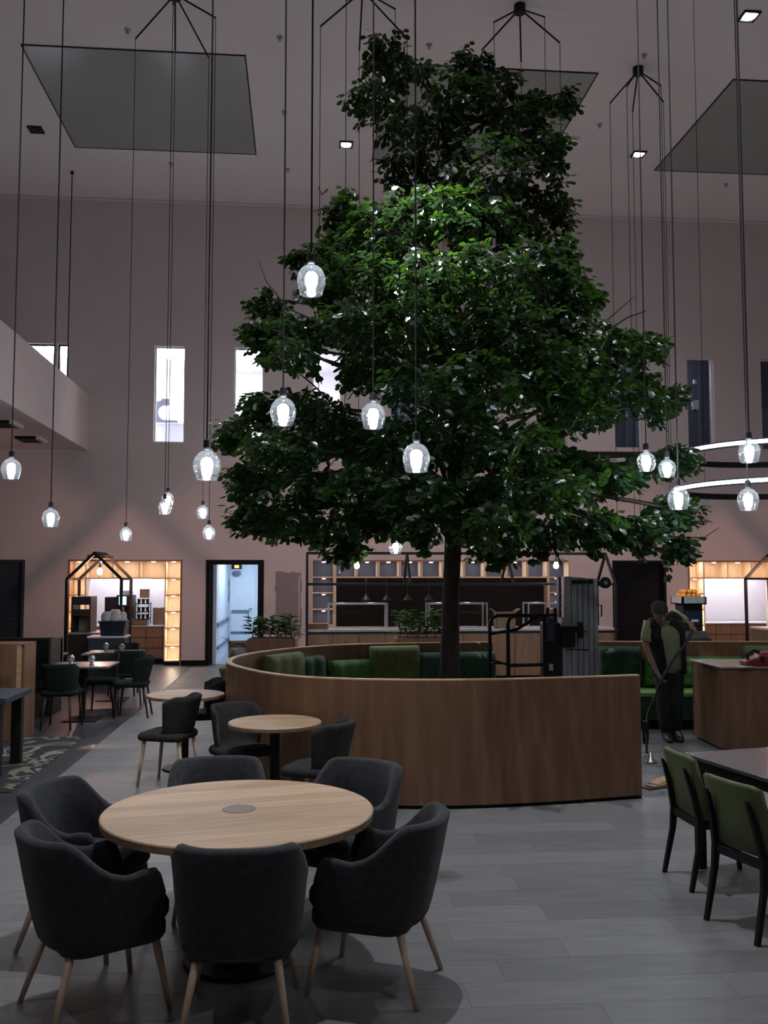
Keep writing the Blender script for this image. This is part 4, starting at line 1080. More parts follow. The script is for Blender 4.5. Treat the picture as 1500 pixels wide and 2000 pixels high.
for hx, hd, fx_, fd, lab in ((-.05, 4.52, -.95, 4.80, 'with its back to the olive green chairs'), (-.24, 5.46, -.72, 4.70, 'standing closest to the curved oak partition'), (-.98, 5.52, -.80, 4.62, 'with its back to the small round tables'),
        (-1.56, 5.0, -.72, 4.80, 'with its back to the patterned rug'), (-1.29, 4.29, -.60, 4.80, 'facing the one closest to the partition'), (-.63, 4.20, -.66, 4.8, 'facing the small round tables')):
    l = HW(hx, hd); rz = facing(l, HW(fx_, fd))
    if tub is None: tub = tub_chair(l, rz)
    else: o = copy_tree(tub, l, rz)
    (tub if lab.endswith('green chairs') else o)['label'] = 'charcoal tub armchair at the big round table, ' + lab
def round_table(label, loc, r, h=.74, ped=.045, base=.22, inlay=False, th=.032, rz=0):
    t = thing('round_table', label, 'table', loc, rz)
    MB().lathe([(0, h), (r - .006, h), (r, h - .006), (r - .004, h - th), (0, h - th)], 64).build('tabletop', 'table', t)
    if inlay: MB().lathe([(0, h + .003), (.083, h + .003), (.086, h + .0005)], 32).build('socket_cover', mat('grey_socket_cover', (.20, .165, .135), .5), t)
    MB().lathe([(ped, .02), (ped, h - th - .02)], 20).build('pedestal', 'black', t)
    MB().lathe([(base, 0), (base, .012), (base * .96, .02), (ped, .026)], 36).build('base_plate', 'black', t)
    MB().lathe([(min(.2, r * .5), h - th - .02), (min(.2, r * .5), h - th)], 20).build('top_bracket', 'black', t)
    return t
round_table('large round ash table with a grey disc inlay, ringed by charcoal armchairs', TB, .682, ped=.12, base=.27, inlay=True, th=.04, rz=math.radians(12))
def side_chair(label, loc, rz, m='fabric_grey', ml='leg_oak', group=None):
    t = thing('side_chair', label, 'chair', loc, rz, group)
    def h(s): return .82 - .05 * smooth01(.38, .60, s) ** 2
    shell(t, m, .235, .22, .1, .60, h, .44, .038, .80, .09, 'backrest', n=26, zin=.45)
    cushion(t, m, rrect(.225, -.2, .24, .07), .41, .485, 'seat')
    legs(t, ml, ((.175, .17), (.15, -.16)), ((.205, .215), (.185, -.23)), .415)
    return t
T2 = HW(*(lambda r, d: (r[0] * d, d))(ray(363, 1355), 9.35), 0); T3 = HW(*(lambda r, d: (r[0] * d, d))(ray(537, 1407), 7.60), 0)
round_table('small round pedestal table near the doorway side of the ring', T2, .385, ped=.035)
round_table('small round pedestal table pushed close to the curved oak partition', T3, .378, ped=.04)
l = HW(-1.99, 8.70); side_chair('grey side chair with oak legs turned away from the small table by the doorway', l, facing(l, HW(-3.2, 9.0)))
l = HW(-1.93, 9.95); side_chair('grey side chair with oak legs behind the small table by the doorway', l, facing(l, HW(-3.2, 9.6)))
l = HW(-1.22, 7.95); side_chair('grey side chair between the two small round tables', l, facing(l, HW(-.72, 7.25)))
l = HW(-.50, 7.18); side_chair('grey side chair beside the curved partition and the small table', l, facing(l, HW(-.98, 7.34)))
l = HW(-1.72, 11.3); side_chair('pale backed chair standing by the corner of the open doorway', l, facing(l, HW(-.6, 11.4)), m='green_olive')

# green chairs with black frames at the dark table
def framed_chair(loc, rz, label):
    t = thing('framed_chair', label, 'chair', loc, rz)
    rows = []
    for i in range(9):
        u = i / 8 * 2 - 1; x = .215 * u; cv = -.03 * (1 - u * u); row = []
        for z, y, th in ((.43, -.18, .03), (.6, -.205, .035), (.79, -.25, .03), (.81, -.255, .018)):
            row.append((x * (1 + .04 * (z - .43)), y + cv + th / 2, z - (.012 if abs(u) > .95 and z > .78 else 0)))
        for z, y, th in ((.81, -.258, .018), (.79, -.25, .03), (.6, -.205, .035), (.43, -.18, .03)): row.append((x * (1 + .04 * (z - .43)), y + cv - th / 2, z - (.012 if abs(u) > .95 and z > .78 else 0)))
        rows.append(row)
    mb = MB(); mb.grid(rows, True); mb.build('backrest', 'green_leather', t, smooth=True)
    cushion(t, 'green_leather', rrect(.22, -.2, .24, .05), .42, .485, 'seat')
    for s in (-1, 1):
        mb = MB(); pts = [(s * .195, -.285, 0), (s * .19, -.225, .28), (s * .185, -.215, .42), (s * .17, -.245, .56), (s * .16, -.285, .70), (s * .158, -.30, .735)]; w = [.026, .036, .046, .036, .026, .014]
        rws = []
        for (x, y, z), q in zip(pts, w): rws.append([(x - .014, y - q / 2, z), (x + .014, y - q / 2, z), (x + .014, y + q / 2, z), (x - .014, y + q / 2, z)])
        mb.grid(rws, True); mb.build('leg', 'black', t, bevel=.004)
        mb = MB(); rws = []
        for (x, y, z, q) in ((s * .20, .235, 0, .026), (s * .195, .21, .3, .034), (s * .19, .20, .41, .046)): rws.append([(x - .014, y - q / 2, z), (x + .014, y - q / 2, z), (x + .014, y + q / 2, z), (x - .014, y + q / 2, z)])
        mb.grid(rws, True); mb.build('leg', 'black', t, bevel=.004)
        MB().bar((s * .188, -.22, .395), (s * .19, .205, .395), .026, .05).build('side_rail', 'black', t, bevel=.004)
    MB().bar((-.185, -.215, .395), (.185, -.215, .395), .026, .05).build('cross_rail', 'black', t, bevel=.004); MB().bar((-.185, .2, .395), (.185, .2, .395), .026, .05).build('cross_rail', 'black', t, bevel=.004)
    return t
l = HW(2.13, 5.98); framed_chair(l, facing(l, HW(3.11, 6.10)), 'olive green chair with black frame nearer the curved partition at the dark table')
l = HW(2.14, 5.22); framed_chair(l, facing(l, HW(3.10, 5.58)), 'olive green chair with black frame farther from the curved partition at the dark table')
c0 = atz(1332, 1470, .74)
tdir = (atz(1500, 1521, .74) - c0); tdir.z = 0; tdir.normalize()
rz = math.atan2(tdir.y, tdir.x) + PI / 2
t = thing('dining_table', 'dark rectangular dining table with the two olive green chairs', 'table', (c0.x, c0.y, 0), rz)
box('tabletop', mat('dark_laminate', (.05, .05, .055), .25, var=.1), t, 0, .85, -1.65, 0, .715, .74, .004)
box('apron', 'black', t, .06, .79, -1.59, -.06, .64, .715)
for x in (.05, .75):
    for y in (-1.6, -.1): box('leg', 'black', t, x, x + .055, y, y + .055, 0, .715, .004)

# ------------------------------------------------------------------ dark dining zone on the left
def cafe_table(label, px, py, w, dp, rz=0):
    c = atz(px, py, .74)
    t = thing('cafe_table', label, 'table', (c.x, c.y, 0), rz)
    box('tabletop', mat('grey_stone_laminate', (.20, .19, .20), .25, var=.1), t, -w / 2, w / 2, -dp / 2, dp / 2, .715, .74, .004)
    MB().bar((0, 0, .02), (0, 0, .715), .07).build('pedestal', 'black', t)
    box('base_plate', 'black', t, -.22, .22, -.22, .22, 0, .018, .004); box('top_bracket', 'black', t, -.2, .2, -.12, .12, .70, .715)
    return t
L1 = cafe_table('grey square cafe table with a chair drawn up beside the patterned rug', 163, 1297, .80, .75)
L2 = cafe_table('grey square cafe table before the kiosk cart', 222, 1273, .82, .75)
L3 = cafe_table('grey square cafe table behind the oak booth end', 74, 1278, .72, .7)
GR = 'dark green dining chairs around the cafe tables'
def place(base, dx, dy, tox, toy, label):
    l = base.location + Vector((dx, dy, 0)); side_chair(label, (l.x, l.y, 0), facing(l, l + Vector((tox, toy, 0))), 'fabric_dkgreen', 'dkwood', GR)
place(L1, -.12, -.62, 0.05, 1, 'dark green chair with black legs beside the patterned rug')
place(L1, .12, .62, 0, -1, 'dark green chair behind the cafe table, between the two table globes')
place(L1, .62, .25, -1, 0, 'dark green chair on the walkway side of the cafe table near the rug')
place(L2, .35, -.55, -.1, 1, 'dark green chair on the walkway side of the kiosk cafe table')
place(L2, .05, .62, 0, -1, 'dark green chair between the kiosk cart and its cafe table')
def table_globe(p, z, label):
    t = thing('table_globe', label, 'table lamp', (p.x, p.y, z), 0, 'glass globes on the cafe tables')
    MB().lathe([(.03, 0), (.035, .01), (.022, .025), (.022, .04)], 14).build('stand', 'steel', t)
    MB().lathe([(.022, .04), (.042, .058), (.048, .082), (.04, .108), (.016, .124), (0, .126)], 16).build('globe', 'mirror', t, smooth=True)
for px, py in ((139, 1297), (179, 1299), (207, 1271), (238, 1273), (53, 1277)):
    table_globe(atz(px, py, .74), .74, 'shiny round globe standing on a cafe table')
# booth, oak end panel and near dark table
p0, p1 = atd(-60, 1300, 13.3), atd(117, 1300, 13.3)
t = thing('booth_bench', 'dark booth bench with high back along the slate door', 'bench', (p0.x, p1.y, 0))
bz = atd(60, 1246, 13.3).z; w = p1.x - p0.x
box('backrest', 'darkpanel', t, 0, w, 0, .14, .40, bz, .02); box('seat', 'darkpanel', t, 0, w - .04, -.5, 0, .36, .46, .02); box('base', 'dkwood', t, 0, w - .04, -.45, .14, 0, .36); box('end_panel', 'dkwood', t, w - .03, w, -.5, .14, 0, bz + .01)
q0, q1 = atd(-40, 1300, 10.9), atd(46, 1300, 10.9); qz = atd(20, 1258, 10.9).z
t = thing('booth_end', 'oak veneer booth end panel with pale edge beside the dark tables', 'partition', (q0.x, q1.y, 0))
box('panel', 'oak', t, 0, q1.x - q0.x - .08, 0, .5, 0, qz - .015); box('edge_post', 'oak_edge', t, q1.x - q0.x - .08, q1.x - q0.x - .03, 0, .02, 0, qz - .015); box('panel', 'oak', t, q1.x - q0.x - .08, q1.x - q0.x, .02, .5, 0, qz - .015); box('top_cap', 'oak', t, 0, q1.x - q0.x, 0, .5, qz - .015, qz)
c = atz(62, 1343, .76)
t = thing('dining_table', 'heavy dark dining table standing on the patterned rug', 'table', (c.x, c.y, 0))
box('tabletop', 'doornavy', t, -1.2, 0, -.85, 0, .70, .76, .005)
for x in (-.16, -1.15):
    for y in (-.8, -.14): box('leg', 'black', t, x, x + .1, y, y + .1, 0, .70, .005)
r0 = atz(160, 1440, .002); r1 = atz(75, 1547, .002)
box('rug_field', 'rug', None, DARK_X - 3.4, min(DARK_X - .25, (r0.x + r1.x) / 2), r1.y, r0.y, .001, .010)
o = bpy.data.objects['rug_field']; o.name = 'patterned_rug'; tag(o, 'dark patterned rug with cream brush marks under the heavy table', 'rug')

# ------------------------------------------------------------------ right: bench, box and lift
bd = 12.25
q0, q1 = HW(ray(1166, 1253)[0] * bd, bd), HW(ray(1600, 1253)[0] * (bd + .2), bd)
w = (q1 - q0).length
t = thing('bench_unit', 'long oak bench with green buttoned backs and pale green seat', 'bench', (q0.x, q0.y, 0), -YAW)
box('back_panel', 'oak', t, 0, w, 0, .05, 0, RIM - .012); box('top_edge', 'oak_edge', t, 0, w, -.002, .052, RIM - .012, RIM)
def bx_(px): return (px - 1166) * bd / F
def button_pad(x0, x1, z0, z1, m, name='back_pad', rows=2):
    n, k = 26, 14; R = []
    nb_ = max(2, round((x1 - x0) / .22))
    for j in range(k + 1):
        z = z0 + (z1 - z0) * j / k; row = []
        for i in range(n + 1):
            x = x0 + (x1 - x0) * i / n; e = min(1, min(i, n - i) / 2.0) * min(1, min(j, k - j) / 2.0)
            y = -.02 - .09 * math.sqrt(e)
            for b in range(nb_):
                for c_ in range(rows):
                    bx0 = x0 + (x1 - x0) * (b + .5) / nb_; bz0 = z0 + (z1 - z0) * (c_ + .8) / (rows + .6)
                    y += .045 * math.exp(-((x - bx0) ** 2 + (z - bz0) ** 2) / .0012)
            row.append((x, y, z))
        R.append(row)
    mb = MB(); mb.grid(R); o = mb.build(name, m, t, smooth=True)
    so = o.modifiers.new('solid', 'SOLIDIFY'); so.thickness = .02; so.offset = -1
    for b in range(nb_):
        for c_ in range(rows):
            bx0 = x0 + (x1 - x0) * (b + .5) / nb_; bz0 = z0 + (z1 - z0) * (c_ + .8) / (rows + .6)
            MB().lathe([(0, -.014), (.012, -.008), (.014, 0), (.012, .008), (0, .014)], 8, (bx0, -.072, bz0)).build('button', m, o)
zs_ = lambda py: HC + ray(1300, py)[1] * (bd - .1)
button_pad(.0, bx_(1252), .47, zs_(1262), 'green_dark')
button_pad(bx_(1252), bx_(1446), .47, zs_(1283), 'green_bright')
button_pad(bx_(1446), w, .47, zs_(1261), 'green_olive')
box('seat', 'green_seat', t, .0, w, -.55, -.0, .40, .46, .015); box('seat_front', 'green_dark', t, .0, w, -.54, -.0, .12, .40); box('plinth', 'doorblack', t, .02, w, -.50, 0, 0, .12)
# oak box unit with a red tool case on it
kd = 10.1
k0 = atz(1414, 1467, 0)
t = thing('oak_box_unit', 'low oak veneer box unit beside the green bench', 'cabinet', (k0.x, k0.y, 0), math.radians(-3))
kh = HC + ray(1414, 1302)[1] * (k0.y * cY + k0.x * sY)
box('front_panel', 'oak', t, 0, 1.5, 0, .04, 0.02, kh - .02); box('side_panel', 'oak', t, 0, .04, .04, .9, .02, kh - .02); box('top_panel', mat('top_panel_grey', (.34, .27, .22), .35), t, -.03, 1.53, -.03, .93, kh - .02, kh, .004); box('plinth', 'doorblack', t, .03, 1.4, .03, .85, 0, .02); box('back_panel', 'oak', t, 0, 1.5, .86, .9, .02, kh - .02)
rp = atz(1487, 1300, kh)
t = thing('tool_case', 'red tool case with black latches on the oak box unit', 'case', (rp.x, rp.y, kh), math.radians(-8))
mb = MB(); mb.grid([[(-.2, -.1, 0), (.25, -.1, 0), (.25, .1, 0), (-.2, .1, 0)], [(-.21, -.11, .05), (.26, -.11, .05), (.26, .11, .05), (-.21, .11, .05)], [(-.06, -.1, .10), (.26, -.1, .16), (.26, .1, .16), (-.06, .1, .10)], [(-.03, -.08, .15), (.25, -.08, .18), (.25, .08, .18), (-.03, .08, .15)]], True); mb.build('case_body', 'red', t, bevel=.01)
MB().tube([(-.14, 0, .06), (-.16, 0, .12), (-.08, 0, .17), (-.02, 0, .14)], .018, 8).build('handle', 'black', t); box('latch', 'black', t, -.05, 0, -.118, -.1, .05, .11)
rp = atz(1454, 1302, kh)
t = thing('paper_slip', 'white paper slip lying on the oak box unit', 'paper', (rp.x, rp.y, kh), .2)
box('sheet', 'white', t, -.09, .09, -.06, .06, .0, .002)

# aluminium personnel lift
LD = 10.55
lp = atd(1129, 1300, LD); ls = LD / F
t = thing('mast_lift', 'grey ribbed aluminium mast lift with black basket beside the tree', 'lift', (lp.x, lp.y, 0), -YAW)
X_ = lambda px: (px - 1129) * ls
Z = lambda py: HC + ray(1129, py)[1] * LD
zt = Z(1126)
edges_ = [1102, 1114, 1126, 1137, 1148, 1158, 1167]
for k, (a, b) in enumerate(zip(edges_[:-1], edges_[1:])):
    box('mast_section', 'alu', t, X_(a) + .003, X_(b) - .003, -.10 + .006 * k, .12 + .006 * k, .18, zt - .005 * k, .006)
box('mast_cover', 'alu', t, X_(1100) - .03, X_(1102), -.14, .1, .18, Z(1205)); box('rail', 'navy', t, X_(1090), X_(1100) - .035, -.12, .05, Z(1205), zt)
for k in range(4):
    x = X_(1120 + 10.5 * k); MB().lathe([(.0, -.02), (.026, -.02), (.026, .02), (0, .02)], 12, (0, 0, 0)).build('pulley', 'black', t, loc=(x, -.115, zt - .06)).rotation_euler = (PI / 2, 0, 0)
MB().bar((X_(1166), 0, Z(1140)), (X_(1182), 0, Z(1140)), .05).build('pulley_arm', 'black', t)
wobj = MB().lathe([(.02, -.035), (.065, -.03), (.065, .03), (.02, .035)], 18).build('guide_wheel', 'black', t, loc=(X_(1183), -.02, Z(1138))); wobj.rotation_euler = (PI / 2, 0, 0)
h = MB().lathe([(.0, -.004), (.022, -.004), (.022, .004), (0, .004)], 12).build('hub_cap', 'steel', wobj, loc=(0, 0, .038))
box('lift_base', 'black', t, X_(1010), X_(1180), -.35, .4, .08, .20, .01)
for x in (X_(1015), X_(1175)):
    for y in (-.34, .4):
        o = MB().lathe([(.02, -.025), (.075, -.022), (.075, .022), (.02, .025)], 16).build('wheel', 'black', t, loc=(x, y, .076)); o.rotation_euler = (PI / 2, 0, 0)
box('bracket', 'black', t, X_(1092), X_(1117), -.22, -.12, Z(1262), Z(1222), .01); box('bracket_arm', 'black', t, X_(1085), X_(1128), -.2, -.15, Z(1232), Z(1222)); box('brake_lever', 'black', t, X_(1121), X_(1132), -.24, -.2, Z(1244), Z(1213), .006)
MB().tube([(X_(1106), -.2, Z(1265)), (X_(1142), -.2, Z(1267))], .008, 6).build('pin', 'black', t); MB().tube([(X_(1128), -.2, Z(1231)), (X_(1140), -.2, Z(1232))], .006, 6).build('pin', 'black', t)
MB().tube([(X_(1164), -.05, Z(1183)), (X_(1173), -.08, Z(1181)), (X_(1173), -.08, Z(1203)), (X_(1164), -.05, Z(1202))], .008, 6).build('handle', 'black', t)
box('power_unit', 'black', t, X_(1060), X_(1090), -.2, .15, .2, Z(1215), .015); box('motor_cover', 'doornavy', t, X_(1064), X_(1078), -.22, -.2, Z(1250), Z(1205)); box('warning_label', 'paper', t, X_(1066), X_(1074), -.224, -.22, Z(1306), Z(1293))
box('lamp_knob', 'paper', t, X_(1056), X_(1062), -.24, -.22, Z(1248), Z(1243)); box('control_post', 'black', t, X_(1066), X_(1072), -.1, -.05, Z(1215), Z(1186)); box('control_post', 'black', t, X_(1080), X_(1086), -.1, -.05, Z(1215), Z(1187))
# basket cage
bx0_, bx1_, bx2_, bx3_ = X_(952), X_(983), X_(1003), X_(1055)
yN, yFa = -.35, .35
cage = lambda pts, r=.02, nm='cage_tube': MB().tube(pts, r, 8).build(nm, 'black', t, smooth=True)
cage([(bx0_, yN, .2), (bx0_, yN, Z(1215)), (bx0_ + .03, yN, Z(1204)), (bx0_ + .09, yN, Z(1200)), (bx3_, yN, Z(1199))])
cage([(bx1_, yN - .12, .2), (bx1_, yN - .12, Z(1215)), (bx1_ + .02, yN - .12, Z(1204)), (bx1_ + .09, yN - .12, Z(1199)), (X_(1075), yN - .12, Z(1198))])
cage([(bx2_, yFa, .2), (bx2_, yFa, Z(1222))]); cage([(bx3_, yN, .2), (bx3_, yN, Z(1203)), (bx3_ - .02, yN, Z(1200))])
cage([(bx0_, yN, Z(1234)), (bx1_ + .1, yN - .05, Z(1226)), (X_(1040), yN - .05, Z(1202))], .018); cage([(bx0_ + .02, yN, Z(1283)), (bx1_, yN - .12, Z(1291))], .012); cage([(bx1_, yN - .12, Z(1292)), (bx3_, yN, Z(1292))], .02)
cage([(bx0_, yN, .9), (bx2_ - .2, yFa, .9), (bx2_, yFa, .9)], .014); cage([(bx0_, yN, .26), (bx3_, yN, .26)], .02)
box('basket_floor', 'black', t, bx0_, bx3_, yN, yFa, .2, .24)

# planters with leafy plants behind the ring
def planter(label, pxa, pxb, ytop, d, hp, seed):
    a, b = atd(pxa, ytop, d), atd(pxb, ytop, d); w = (b - a).length
    t = thing('planter_box', label, 'planter', ((a.x + b.x) / 2, (a.y + b.y) / 2, 0), -YAW)
    box('trough', 'oak', t, -w / 2, w / 2, -.2, .2, 0, a.z, .004); box('soil', 'soil', t, -w / 2 + .03, w / 2 - .03, -.17, .17, a.z, a.z + .006)
    r2 = random.Random(seed); k = 0
    n = max(5, int(w / .11))
    for i in range(n):
        x = -w / 2 + .06 + (w - .12) * i / (n - 1) + r2.uniform(-.03, .03); y = r2.uniform(-.12, .12); hh = hp * r2.uniform(.45, 1.0)
        mb = MB(); mb.tube([(0, 0, 0), (r2.uniform(-.05, .05), 0, hh * .6), (r2.uniform(-.1, .1), 0, hh)], [.008, .006, .003], 5)
        pl_ = thing('potted_plant', 'leafy dark green plant growing in the %s' % label, 'plant', (t.location.x + x * cY + y * sY, t.location.y - x * sY + y * cY, a.z + .006), 0, 'plants of the %s' % label)
        mb.build('stem', 'bark', pl_)
        lv = MB()
        for j in range(34):
            f = .10 + .90 * j / 34; an = r2.uniform(0, 2 * PI); ln_ = r2.uniform(.12, .24); s = Vector((0, 0, hh * f)); dv = Vector((math.cos(an), math.sin(an), r2.uniform(.1, .7))).normalized(); sd = dv.cross(Vector((0, 0, 1))).normalized()
            lv._add([s, s + dv * ln_ * .45 + sd * .028, s + dv * ln_ + Vector((0, 0, -.04)), s + dv * ln_ * .45 - sd * .028], [(0, 1, 2, 3)])
        lf = lv.build('foliage', 'plant', pl_); lf['kind'] = 'stuff'
planter('oak planter trough beside the doorway', 487, 580, 1246, 13.0, .42, 3)
planter('oak planter trough behind the tree trunk', 772, 872, 1245, 13.2, .40, 5)
# loose cartons and a bag near the doorway
p = atz(480, 1240, .62); carton('cardboard_box', 'open cardboard box standing beside the doorway planter', *(lambda q: (q.x, q.y, 0))(atd(478, 1240, 13.4)), .42, .35, .98, .2)
q = atd(466, 1262, 12.6)
t = thing('rubbish_bag', 'dark crumpled work bag behind the rounded end of the partition', 'bag', (q.x, q.y, 0), .3)
mb = MB(); rows = []
for i in range(9):
    z = i / 8 * .94; rr_ = .15 * (1 - .25 * abs(i - 4) / 4); rows.append([(rr_ * math.cos(a) * (1 + .1 * math.sin(3 * a + i)), rr_ * .8 * math.sin(a) * (1 + .1 * math.cos(5 * a + i)), z) for a in [2 * PI * j / 16 for j in range(16)]])
mb.grid(rows, True); mb.build('bag_body', 'dkwood', t, smooth=True)
MB().tube([(-.1, 0, .97), (-.05, 0, 1.0), (.05, 0, 1.0), (.1, 0, .97)], .012, 6).build('bag_handle', 'black', t)
# wood offcuts on the floor behind the partition end
q = atz(1275, 1540, 0)
for k in range(3):
    t = thing('wood_offcut', 'thin pale wood offcut lying on the floor behind the partition end', 'wood', (q.x + .04 * k, q.y + .05 * k, .012 * k), .3 + .25 * k, 'offcuts behind the partition end')
    box('board', 'oak_edge' if k else 'dkwood', t, -.08, .28, -.05, .05, 0, .012)
    MB().bar((.28, -.04, .006), (.31, .03, .006), .03, .01).build('split_end', 'oak_edge', t)

# ------------------------------------------------------------------ the worker
PDp = 10.95
def J(px, py, dd=0.0): return atd(px, py, PDp + dd)
root = atz(1310, 1443, 0)
man = thing('person', 'person in black vest and pale green polo bending over a vacuum wand', 'person', (root.x, root.y, 0))
def skin_mesh(name, m, joints, edges, rads, parent, rootv=0, sub=2):
    me = bpy.data.meshes.new(name); me.from_pydata([tuple(j - Vector((root.x, root.y, 0))) for j in joints], edges, []); me.update()
    o = bpy.data.objects.new(name, me); COL.objects.link(o)
    sk = o.modifiers.new('skin', 'SKIN'); sk.use_smooth_shade = True
    for i, v in enumerate(me.skin_vertices[0].data):
        r = rads[i]; v.radius = r if isinstance(r, tuple) else (r, r); v.use_root = (i == rootv)
    ss = o.modifiers.new('sub', 'SUBSURF'); ss.levels = ss.render_levels = sub
    dg = bpy.context.evaluated_depsgraph_get(); ev = o.evaluated_get(dg)
    nm = bpy.data.meshes.new_from_object(ev); nm.name = name; o.modifiers.clear(); o.data = nm; bpy.data.meshes.remove(me)
    nm.materials.clear(); nm.materials.append(M[m]); nm.polygons.foreach_set('use_smooth', [True] * len(nm.polygons))
    o.parent = parent
    return o
pel, wai, che, nek, hed, hd2 = J(1308, 1315, .05), J(1306, 1285, .0), J(1300, 1235, -.14), J(1291, 1212, -.22), J(1288, 1200, -.27), J(1287, 1187, -.28)
shL, elL, wrL, haL = J(1266, 1222, -.14), J(1261, 1262, -.16), J(1282, 1310, -.27), J(1291, 1326, -.30)
shR, elR, wrR, haR = J(1322, 1204, -.10), J(1337, 1216, -.02), J(1347, 1218, -.20), J(1353, 1224, -.24)
hpL, knL, anL, toL = J(1297, 1325, .05), J(1297, 1383, .02), J(1302, 1434, .08), J(1308, 1445, -.12)
hpR, knR, anR, toR = J(1320, 1325, .05), J(1319, 1383, .0), J(1320, 1428, .10), J(1328, 1440, -.10)
def fingers(base, wrist, tgt):
    f = (base - wrist).normalized(); s = f.cross(tgt).normalized(); js, es, rs = [], [], []
    for k in range(4):
        o = s * ((k - 1.5) * .02); L_ = (.062, .072, .068, .054)[k]
        js += [base + o, base + o + f * L_ * .55 + tgt * .012, base + o + f * L_ * .6 + tgt * .045]; rs += [.0095, .0085, .0075]
    th = [wrist.lerp(base, .55) - s * .03, base - s * .05 + tgt * .02, base - s * .045 + tgt * .05]
    return js, rs, th
js = [pel, wai, che, nek, hed, hd2, shL, elL, wrL, haL, shR, elR, wrR, haR, hpL, knL, anL, toL, hpR, knR, anR, toR]
es = [(0, 1), (1, 2), (2, 3), (3, 4), (4, 5), (2, 6), (6, 7), (7, 8), (8, 9), (2, 10), (10, 11), (11, 12), (12, 13), (0, 14), (14, 15), (15, 16), (16, 17), (0, 18), (18, 19), (19, 20), (20, 21)]
rs = [(.13, .10), .10, (.11, .09), .055, (.08, .085), (.08, .085), .05, .042, .028, (.03, .022), .05, .042, .028, (.03, .022), .08, .06, .042, .03, .08, .06, .042, .03]
for ib, iw, tg in ((9, 8, (J(1296, 1326, -.30) - J(1288, 1326, -.30)).normalized()), (13, 12, Vector((0, -.3, -1)).normalized())):
    fj, fr, th = fingers(js[ib], js[iw], tg); n0 = len(js)
    js = js + fj + th; rs = rs + fr + [.012, .010, .008]
    for k in range(4): es += [(ib, n0 + 3 * k), (n0 + 3 * k, n0 + 3 * k + 1), (n0 + 3 * k + 1, n0 + 3 * k + 2)]
    es += [(iw, n0 + 12), (n0 + 12, n0 + 13), (n0 + 13, n0 + 14)]
body = skin_mesh('body', 'skin', js, es, rs, man)
# head turned down: hair cap over the crown, face below
r2_ = Vector((root.x, root.y, 0))
fwd = Vector((.18, -.62, -.76)).normalized()          # where the face points
hc_ = hed.lerp(hd2, .5) - r2_
rgt = fwd.cross(Vector((0, 0, 1))).normalized(); upv = rgt.cross(fwd).normalized()
def head_pt(f, r, u): return hc_ + fwd * f + rgt * r + upv * u
MB().tube([head_pt(.085, 0, .03), head_pt(.128, 0, -.012), head_pt(.095, 0, -.03)], [.010, .017, .010], 8).build('nose', 'skin', man, smooth=True)
for s in (-1, 1):
    MB().lathe([(.0, -.032), (.016, -.015), (.018, .01), (0, .034)], 8, tuple(head_pt(-.005, s * .092, .0))).build('ear', 'skin', man, smooth=True)
    MB().lathe([(0, -.009), (.010, 0), (0, .009)], 8, tuple(head_pt(.098, s * .034, .025))).build('eye', 'black', man, smooth=True)
mb = MB(); rows = []
for i in range(11):
    a = -.55 + (PI / 2 + .55) * i / 10; row = []
    for jj in range(24):
        b = 2 * PI * jj / 24; low = max(0, math.cos(b)) * .5     # hairline is higher over the face
        aa = a if a > low else low
        row.append(tuple(head_pt(.112 * math.cos(aa) * math.cos(b) - .012, .097 * math.cos(aa) * math.sin(b), .118 * math.sin(aa))))
    rows.append(row)
mb.grid(rows, True); mb.build('hair', 'hair', man, smooth=True)
# clothing, lofted around the spine
def loft(name, m, rings, a0=0, a1=2 * PI, n=28, thick=0):
    mb = MB(); rows = []
    for i, (c, rx0, ry0) in enumerate(rings):
        dn = (rings[min(i + 1, len(rings) - 1)][0] - rings[max(i - 1, 0)][0]).normalized()
        side = Vector((1, 0, 0)); side = (side - dn * side.dot(dn)).normalized(); fr = dn.cross(side)
        if fr.y > 0: fr = -fr                                      # fr points to the front (towards the hall)
        full = abs(a1 - a0) > 6.2
        rows.append([tuple(c - r2_ + side * (rx0 * math.sin(a)) + fr * (ry0 * math.cos(a))) for a in [a0 + (a1 - a0) * k / (n if full else n - 1) for k in range(n)]])
    mb.grid(rows, abs(a1 - a0) > 6.2); o = mb.build(name, m, man, smooth=True)
    if thick:
        so = o.modifiers.new('solid', 'SOLIDIFY'); so.thickness = thick; so.offset = 1
    return o
hem = pel.lerp(wai, .25)
top_ = che.lerp(nek, .75)
shm = (shL + shR) / 2
loft('polo_shirt', 'polo', [(hem, .165, .125), (wai, .17, .13), (wai.lerp(che, .5), .185, .142), (che, .20, .145), (che.lerp(nek, .35), .19, .13), (che.lerp(nek, .65), .13, .105), (top_, .07, .075)])
loft('vest', 'vest', [(pel.lerp(wai, .05), .192, .15), (wai, .19, .148), (wai.lerp(che, .5), .203, .158), (che, .218, .162), (che.lerp(nek, .38), .208, .148), (che.lerp(nek, .68), .145, .12), (che.lerp(nek, .85), .095, .095)], .62, 2 * PI - .42, 30, .012)
for sh_, el_, f in ((shL, elL, .78), (shR, elR, .95)):
    o_s = che.lerp(sh_, .55)
    mb = MB(); mb.tube([o_s - r2_, sh_ - r2_, sh_.lerp(el_, f * .6) - r2_, sh_.lerp(el_, f) - r2_], [.085, .082, .070, .066], 14); mb.build('sleeve', 'polo', man, smooth=True)
    mb = MB(); mb.tube([che.lerp(sh_, .3) - r2_ + Vector((0, 0, .02)), che.lerp(sh_, .75) - r2_ + Vector((0, 0, .02)), sh_.lerp(che, .02) - r2_ + Vector((0, 0, .012))], [.105, .10, .086], 14); mb.build('vest_shoulder', 'vest', man, smooth=True)
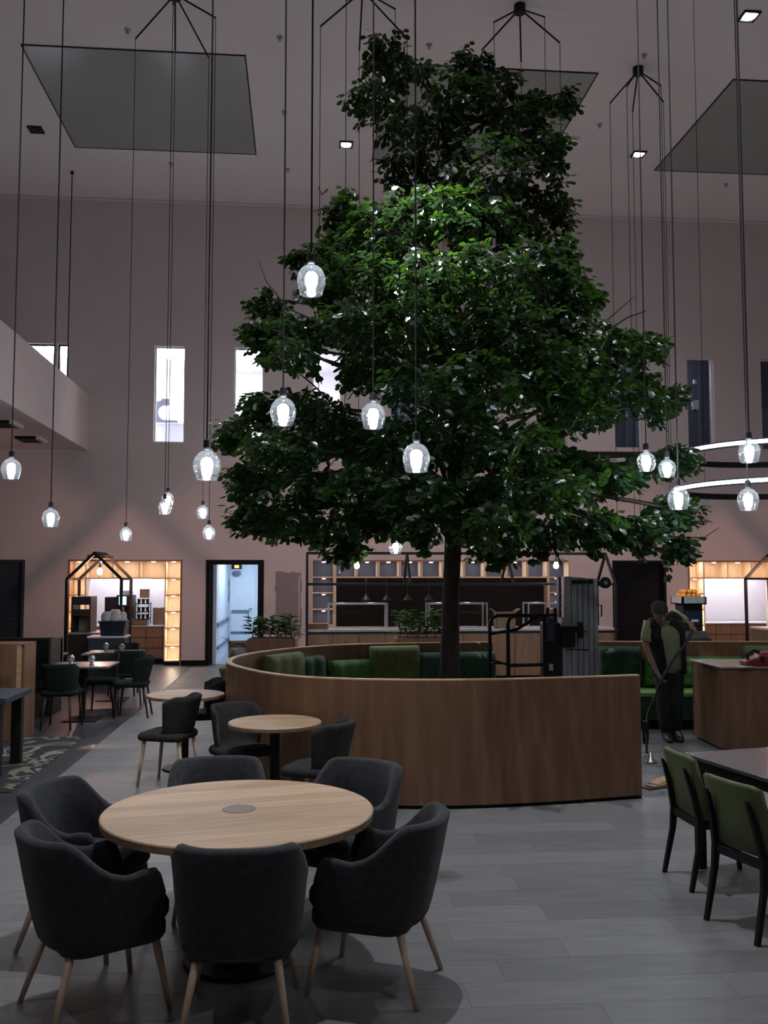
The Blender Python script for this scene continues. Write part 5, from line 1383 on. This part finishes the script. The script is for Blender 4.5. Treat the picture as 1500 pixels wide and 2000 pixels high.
skin_mesh('trousers', 'trouser', [pel, wai.lerp(pel, .5), hpL, knL, anL + Vector((0, 0, .0)), hpR, knR, anR + Vector((0, 0, .0))], [(0, 1), (0, 2), (2, 3), (3, 4), (0, 5), (5, 6), (6, 7)], [(.17, .13), (.165, .125), .11, .092, .082, .11, .092, .082], man)
for a, tp in ((anL, toL), (anR, toR)):
    a_, t_ = a - r2_, tp - r2_; f = Vector((t_.x - a_.x, t_.y - a_.y, 0)).normalized(); s = Vector((-f.y, f.x, 0)); rows = []
    for u, wdt, hgt in ((-.10, .035, .06), (-.08, .05, .12), (.0, .055, .14), (.10, .058, .095), (.18, .055, .075), (.24, .04, .05), (.26, .02, .03)):
        c = Vector((a_.x, a_.y, 0)) + f * u
        rows.append([tuple(c + s * (wdt * math.cos(b)) + Vector((0, 0, hgt / 2 + hgt / 2 * math.sin(b)))) for b in [2 * PI * j / 12 for j in range(12)]])
    mb = MB(); mb.grid(rows, True); mb.build('shoe', 'shoe', man, smooth=True)
# vacuum wand
nz_ = atz(1270, 1490, 0)
w0, w1, w2, w3 = J(1354, 1230, -.26), J(1336, 1262, -.34), J(1316, 1287, -.37), J(1297, 1318, -.34)
w4, w5, w6, w7 = J(1288, 1338, -.34), J(1266, 1392, -.5), J(1261, 1430, -.7), Vector((nz_.x - .02, nz_.y + .03, .10))
t = thing('vacuum_wand', 'long dark vacuum wand with chrome floor nozzle held by the person', 'vacuum wand', (nz_.x, nz_.y, 0))
o_ = Vector((nz_.x, nz_.y, 0))
MB().tube([p - o_ for p in catmull([w0, w1, w2, w3, w4], 4)], .016, 8).build('hose', 'doornavy', t, smooth=True)
MB().tube([p - o_ for p in (w4, w5, w6, w7)], .014, 8).build('tube', 'black', t, smooth=True)
MB().lathe([(.03, -.12), (.036, -.06), (.036, .06), (.03, .12)], 10, tuple(w6 - o_)).build('grip', 'black', t)
MB().lathe([(.07, 0), (.065, .02), (.03, .045), (.016, .11)], 16, (0, 0, .0)).build('floor_nozzle', 'steel', t, smooth=True)
